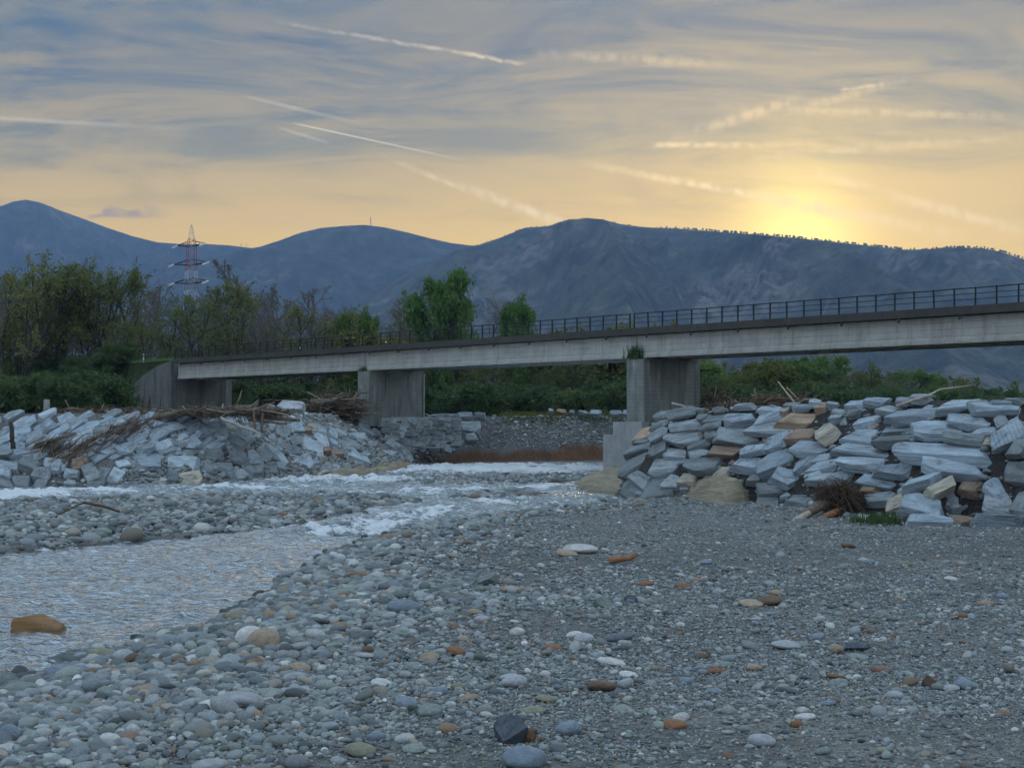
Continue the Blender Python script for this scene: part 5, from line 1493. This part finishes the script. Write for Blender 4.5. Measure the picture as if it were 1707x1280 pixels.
lpx((526, 672), (612, 655), 128, 136.5, .16, .07, 'wood', 'bare branch propped against the pier with the downpipe', twigs=2)
lpx((520, 669), (612, 667), 128, 136.5, .22, .10, 'wood', 'trunk jammed level against the pier with the downpipe', twigs=2)
lpx((1120, 672), (1165, 684), 105, 104, .09, .05, 'palewood', 'pale stick resting against the pier with white streaks')
lpx((1297, 636), (1326, 673), 77, 76, .03, .05, 'palewood', 'straight bleached stick jutting from the brush heap on the revetment top', wob=.02)
lpx((1256, 690), (1262, 655), 80, 80, .035, .02, 'wood', 'thin upright dead stem on the revetment top', wob=.03)
# forked bleached branch on the revetment
b0, b1, b2, b3, b4 = [atD(px, py, D) for px, py, D in ((1495, 677, 60.5), (1548, 659, 60.8), (1567, 649, 61), (1592, 646, 61.2), (1620, 642, 61.4))]
mb = MB(); mb.tube([b0, (b0 + b1) / 2 + np.array([0, 0, .03]), b1, b2, b3, b4], [.06, .055, .05, .035, .028, .015], 7)
o = mb.build('driftwood_branch', M['palewood'], None, True); tag(o, 'forked bleached branch rising from the top of the revetment', 'branch')
mb = MB(); mb.tube([b1, atD(1560, 661, 60.7)], [.045, .02], 6); mb.build('side_shoot', M['palewood'], o, True)
# orange wood chunk and small branch on the gravel
q = hit(1040, 941)
mb = MB(); mb.tube([q + np.array([-.38, 0, .10]), q + np.array([-.15, .02, .14]), q + np.array([.15, .03, .17]), q + np.array([.36, .05, .27])], [.10, .085, .075, .055], 9)
o = mb.build('wood_chunk', M['redwood'], None, True); tag(o, 'orange-brown chunk of broken wood on the gravel bar', 'wood chunk')
q0, q1, q2, q3 = on(100, 862, .1), on(130, 852, .25), on(142, 850, .32), on(200, 858, .15)
mb = MB(); mb.tube([q0, q1, q2], [.02, .035, .045], 7); mb.tube([q2, (q2 + q3) / 2 + np.array([0, 0, .05]), q3], [.05, .06, .045], 7)
o = mb.build('driftwood_branch', M['brush'], None, True); tag(o, 'bent brown branch lying on the gravel island', 'branch')
lpx((520, 802), (580, 776), 101, 112, .12, .05, 'palewood', 'thin peeled branch draped over the brown bedrock ledge', wob=.25)
lpx((700, 776), (716, 792), 133, 126, .10, .06, 'palewood', 'small pale root hanging at the edge of the brown ledge', wob=.3)
q = hit(1585, 1005)
lpx((1655, 992), (1668, 1004), 33, 32, .012, .008, 'bark', 'thin dark twig poking out of the gravel')
# tangled brush: masses of twigs
def brush(label, pts, n, L, seed, r=.018, up=.35, name='brush_heap', mat='brush', hgt=.5, flow=None):
    rg = np.random.RandomState(seed); mb = MB()
    pts = np.array(pts)
    for i in range(n):
        c = pts[rg.randint(len(pts))] + rg.normal(0, 1, 3) * np.array([.5, .4, .0]) + np.array([0, 0, abs(rg.normal(0, hgt))])
        d = rg.normal(0, 1, 3); d[2] = d[2] * up
        if flow is not None: d = d * .5 + np.array(flow) * rg.choice([-1, 1])
        d /= np.linalg.norm(d); l = L * rg.uniform(.4, 1.3)
        k = rg.normal(0, .12 * l, 3)
        mb.tube([c - d * l / 2, c + k, c + d * l / 2], [r * rg.uniform(.6, 1.4), r, r * .4], 3, False)
    o = mb.build(name, M[mat]); tag(o, label, 'brush heap')
    for mk, cnt_ in (('wood', n // 9), ('palewood', n // 40)):
        for i in range(0, cnt_, 12):
            m2 = MB()
            for _ in range(min(12, cnt_ - i)):
                c = pts[rg.randint(len(pts))] + rg.normal(0, 1, 3) * np.array([.5, .4, .0]) + np.array([0, -.2, abs(rg.normal(0, hgt)) + .08])
                d = rg.normal(0, 1, 3); d[2] *= up
                if flow is not None: d = d * .4 + np.array(flow)
                d /= np.linalg.norm(d); l = L * rg.uniform(.6, 1.9); k = rg.normal(0, .08 * l, 3)
                m2.tube([c - d * l / 2, c + k, c + d * l / 2], [r * 2.2, r * 1.8, r * .8], 5)
            m2.build('thick_sticks' if mk == 'wood' else 'bleached_sticks', M[mk], o)['kind'] = 'stuff'
    return o
def along(pxs, D=None, dz=0.0):
    return [ (atD(px, py, D) if D else hit(px, py)) + np.array([0, 0, dz]) for px, py in pxs]
brush('tangle of brown sticks strewn down the paved slope', along([(120, 768), (135, 758), (150, 748), (165, 740), (180, 730), (200, 722), (215, 715), (232, 708), (90, 752), (80, 748)]), 620, 1.6, 1, .014, .3, flow=(.75, .25, .62), hgt=.14)
brush('long heap of brown brush lining the bank top below the wing wall', [atD(px, 690, 100 + rd.uniform(-1, 2)) for px in np.arange(95, 320, 7)], 1300, 1.1, 2, .015, .25, hgt=.10)
brush('driftwood brush heap around the big pale squared block', [atD(px, 691, 99 + rd.uniform(-1, 2)) for px in np.arange(320, 470, 7)], 1000, 1.1, 3, .015, .3, hgt=.12)
brush('tall brush jam packed against the pier with the downpipe', [atD(px, 692, 132 + rd.uniform(-1, 3)) for px in np.arange(528, 594, 5)], 1300, 1.9, 4, .018, .35, hgt=.75)
brush('brush caught against the far side of the pier with white streaks', [atD(px, 690, 117 + rd.uniform(-1, 1)) for px in np.arange(1174, 1205, 4)], 700, 1.5, 5, .016, 1.4, hgt=.7)
brush('low brown brush heap on the revetment top', [atD(px, 682, 78 + rd.uniform(-1, 1)) for px in np.arange(1262, 1350, 4)], 1300, 1.1, 6, .016, .4, hgt=.22)
brush('dry brush strip along the revetment top', [atD(px, 685, 84 + rd.uniform(-1, 1)) for px in np.arange(1190, 1265, 6)], 350, .9, 7, .014, .6, hgt=.14)
# uprooted stump with its root wad in front of the revetment
st = empty('uprooted_stump', tuple(hit(1385, 862)))
tag(st, 'uprooted stump with root wad and split trunk against the revetment', 'tree stump')
r0 = hit(1390, 858); D = r0[1] - .8
def sp(px, py, dD=0): return atD(px, py, D + dD)
mb = MB(); mb.tube([sp(1313, 877, -1.2), sp(1335, 862, -.9), sp(1362, 845, -.5), sp(1395, 826, .1)], [.10, .15, .21, .27], 10)
mb.build('trunk', M['wood'], st, True)
mb = MB(); mb.tube([sp(1312, 877.5, -1.22), sp(1330, 866, -1.12), sp(1350, 854, -.98)], [.085, .15, .10], 10); mb.build('split_face', M['palewood'], st, True)
mb = MB(); mb.tube([sp(1360, 868, -1.1), sp(1380, 859, -.9), sp(1402, 850, -.5), sp(1420, 842, -.1)], [.05, .13, .16, .15], 9); mb.build('second_trunk', M['redwood'], st, True)
rg = np.random.RandomState(9)
mb = MB()
hub = sp(1402, 832, -.2)
for i in range(420):
    d = rg.normal(0, 1, 3) * np.array([1.0, .6, .9]); d += np.array([.35, -.25, -.05]); d /= np.linalg.norm(d); l = rg.uniform(.35, 1.15)
    a = hub + rg.normal(0, .22, 3); k = a + d * l * .5 + rg.normal(0, .10, 3); e_ = a + d * l + np.array([0, 0, -.25 * l]) + rg.normal(0, .10, 3)
    e_[2] = max(e_[2], float(height(e_[0], e_[1])) + .02)
    mb.tube([a, k, e_], [.022 + .02 * rg.uniform(), .015, .005], 4, False)
for i in range(500):
    a = sp(rg.uniform(1362, 1412), rg.uniform(810, 838), -.3 + rg.normal(0, .15)); d = rg.normal(0, 1, 3); d /= np.linalg.norm(d)
    mb.tube([a, a + d * .18 + rg.normal(0, .03, 3), a + d * .36], [.012, .01, .004], 3, False)
mb.build('roots', M['brush'], st)
mb = MB()
V_, F_ = ICO[3]; nn = 1 + .5 * noise3(V_, 2.0, 4)
mb.add(V_ * nn[:, None] * np.array([.52, .4, .36]) + (sp(1388, 823, .1)), F_); mb.build('root_clod', M['brush'], st)

# ------------------------------------------------------------------ pylon
PD = 420.0
def pp(px, py, dy=0.0): return atD(px, py, PD) + np.array([0, dy, 0])
base = atD(317.5, 707, PD); zg = float(height(base[0], base[1]))
ax = np.array([base[0], base[1]])
pyl = empty('power_pylon', (ax[0], ax[1], zg))
tag(pyl, 'red and white lattice power pylon rising behind the trees', 'pylon')
ztop = pp(318, 375)[2]
zarms = [pp(318, y)[2] for y in (408, 439, 470)]
def hw(z):                    # half width of the lattice body
    if z > zarms[0]: return 0.10 + (ztop - z) / (ztop - zarms[0]) * 0.95
    return 1.05 + (zarms[0] - z) * 0.035
levels = [zg]; z = zg
while z < ztop - 1.5:
    z += max(1.8, hw(z) * 1.9); levels.append(min(z, ztop))
levels[-1] = ztop
rot = math.radians(28); cr, sr = math.cos(rot), math.sin(rot)
def cn(i, z):
    a = hw(z); x, y = ((-a, -a), (a, -a), (a, a), (-a, a))[i]
    return np.array([ax[0] + x * cr - y * sr, ax[1] + x * sr + y * cr, z])
for li in range(len(levels) - 1):
    z0, z1 = levels[li], levels[li + 1]; mb = MB()
    for i in range(4):
        j = (i + 1) % 4
        mb.tube([cn(i, z0), cn(i, z1)], .06 if z0 < zarms[0] else .05, 4)
        mb.tube([cn(i, z0), cn(j, z1)], .025, 4); mb.tube([cn(j, z0), cn(i, z1)], .025, 4); mb.tube([cn(i, z1), cn(j, z1)], .025, 4)
    zmid = (z0 + z1) / 2
    band = int((ztop - zmid) / 5.2) % 2
    mb.build('lattice_section', M['red'] if (min(abs(zmid - za) for za in zarms) < 1.7) else M['white'], pyl)
ad = np.array([cr, sr, 0]) ; ad = np.array([.86, -.50, 0])
for ai, za in enumerate(zarms):
    mb = MB(); hl = (5.3, 6.6, 6.4)[ai]
    for sg in (-1, 1):
        for off in (-.7, .7):
            o_ = np.array([-ad[1], ad[0], 0]) * off
            e_ = np.array([ax[0], ax[1], za]) + ad * sg * hl
            mb.tube([np.array([ax[0], ax[1], za - .5]) + o_ + ad * sg * .8, e_], .13, 4)
            mb.tube([np.array([ax[0], ax[1], za + 1.0]) + o_ + ad * sg * .8, e_], .10, 4)
        for f in (.3, .55, .8):
            c = np.array([ax[0], ax[1], za]) + ad * sg * hl * f
            mb.tube([c + np.array([0, 0, -.45 * (1 - f)]), c + np.array([0, 0, .9 * (1 - f)])], .07, 4)
    arm = mb.build('crossarm', M['dark'], pyl)
    for sg in (-1, 1):
        e_ = np.array([ax[0], ax[1], za]) + ad * sg * hl
        m2 = MB(); m2.tube([e_, e_ + np.array([-sg * .2 - 1.6, -.5, -.75])], [.26, .26], 6); m2.build('insulator', M['white'], arm)

# masts on the ridge
def mast(px, y0, y1, D, r, label):
    a = atD(px, y0 + 3, D); b = atD(px, y1, D)
    mb = MB(); mb.tube([a, (a + b) / 2, b], [r, r * .8, r * .5], 6)
    for f in (.55, .72, .85):
        c = a + (b - a) * f; mb.tube([c + np.array([-r * 2.2, 0, 0]), c + np.array([r * 2.2, 0, 0])], r * .6, 5)
    o = mb.build('radio_mast', M['red']); tag(o, label, 'radio mast')
mast(618, 377, 362, 6290, 1.6, 'tall radio mast on the crest of the middle mountain')
mast(402, 414, 404, 8150, 1.3, 'small mast on the saddle between the two far mountains')
mast(410.5, 414, 404, 8150, 1.3, 'twin of the small mast, next to it on the far saddle')

# ------------------------------------------------------------------ vehicle and barrier on the embankment road
t0 = 92.0
cx_, cy_, _ = BW(t0, 3.0, 0); zc = float(height(cx_, cy_)) + .02
car = empty('parked_car', (cx_, cy_, zc))
car.rotation_euler = (0, 0, math.atan2(BE[1], BE[0]))
tag(car, 'dark blue car on the embankment road half hidden by trees', 'car')
mb = MB()
side = [(-2.0, .35), (-1.98, .80), (-1.25, .92), (-.72, 1.42), (.85, 1.46), (1.65, .98), (2.0, .85), (2.02, .35)]
V = [(x, -.82 if z < 1 else -.66, z) for x, z in side] + [(x, .82 if z < 1 else .66, z) for x, z in side]; k = len(side)
mb.add(V, [tuple(range(k)), tuple(range(2 * k - 1, k - 1, -1))] + [(j, j + k, (j + 1) % k + k, (j + 1) % k) for j in range(k)])
link('body', make_mesh('body', mb.v, mb.f, M['blue']), car)
for sg in (-1, 1):
    mb = MB(); y = sg * .765
    mb.add([(-1.1, y + sg * .03, .96), (1.4, y + sg * .03, .99), (.78, y - sg * .09, 1.40), (-.68, y - sg * .09, 1.37)], [(0, 1, 2, 3)]); link('side_window', make_mesh('side_window', mb.v, mb.f, M['glass']), car)
    for x in (-1.25, 1.25):
        mb = MB(); mb.tube([(x, sg * .62, .31), (x, sg * .84, .31)], .31, 14); w_ = link('wheel', make_mesh('wheel', mb.v, mb.f, M['dark']), car)
        mb = MB(); mb.tube([(x, sg * .84, .31), (x, sg * .855, .31)], .19, 10); link('rim', make_mesh('rim', mb.v, mb.f, M['white']), w_)
    mb = MB(); mb.box((-2.03, sg * .62 - .12, .66), (-1.97, sg * .62 + .12, .78)); link('headlight', make_mesh('headlight', mb.v, mb.f, M['white']), car)
bar_ = empty('guardrail', BW(86, -.9, float(height(*BW(86, -.9, 0)[:2]))))
tag(bar_, 'short pale steel guardrail on the embankment beside the blue car', 'guardrail')
zb_ = bar_.location.z
mb = MB(); mb.hexa([BW(83.5, -.95, zb_ + .45), BW(90, -.95, zb_ + .45), BW(90, -.88, zb_ + .45), BW(83.5, -.88, zb_ + .45), BW(83.5, -.95, zb_ + .75), BW(90, -.95, zb_ + .75), BW(90, -.88, zb_ + .75), BW(83.5, -.88, zb_ + .75)])
mb.build('beam', M['white'], bar_)
for t_ in (84, 86, 88, 89.6):
    mb = MB(); a = BW(t_, -.85, zb_ - .2); mb.box((a[0] - .05, a[1] - .05, a[2]), (a[0] + .05, a[1] + .05, zb_ + .7)); mb.build('post', M['dark'], bar_)
# concrete marker on the bank top
q = atD(78, 684, 101); zq = float(height(q[0], q[1]))
mb = MB(); mb.hexa([(q[0] - .2, q[1] - .2, zq - .2), (q[0] + .2, q[1] - .2, zq - .2), (q[0] + .2, q[1] + .2, zq - .2), (q[0] - .2, q[1] + .2, zq - .2), (q[0] - .15, q[1] - .15, zq + .95), (q[0] + .15, q[1] - .15, zq + .95), (q[0] + .15, q[1] + .15, zq + .95), (q[0] - .15, q[1] + .15, zq + .95)])
o = mb.build('concrete_post', M['footing']); bt_attr(o, None); tag(o, 'small squared concrete post on the bank top near the embankment', 'post')
# ------------------------------------------------------------------ haze
hz = MB(); hz.box((-4990, -60, -3.2), (4990, 9990, 1420))
m = bpy.data.materials.new('valley_haze'); m.use_nodes = True
t = NT(m.node_tree); t.n.clear()
out = t.new('ShaderNodeOutputMaterial'); pv = t.new('ShaderNodeVolumePrincipled')
pv.inputs['Color'].default_value = (.38, .60, 1.0, 1)
pv.inputs['Density'].default_value = 0.000118
pv.inputs['Anisotropy'].default_value = 0.0
t.l.new(pv.outputs[0], out.inputs['Volume'])
haze = hz.build('haze', m)
tag(haze, kind='stuff')
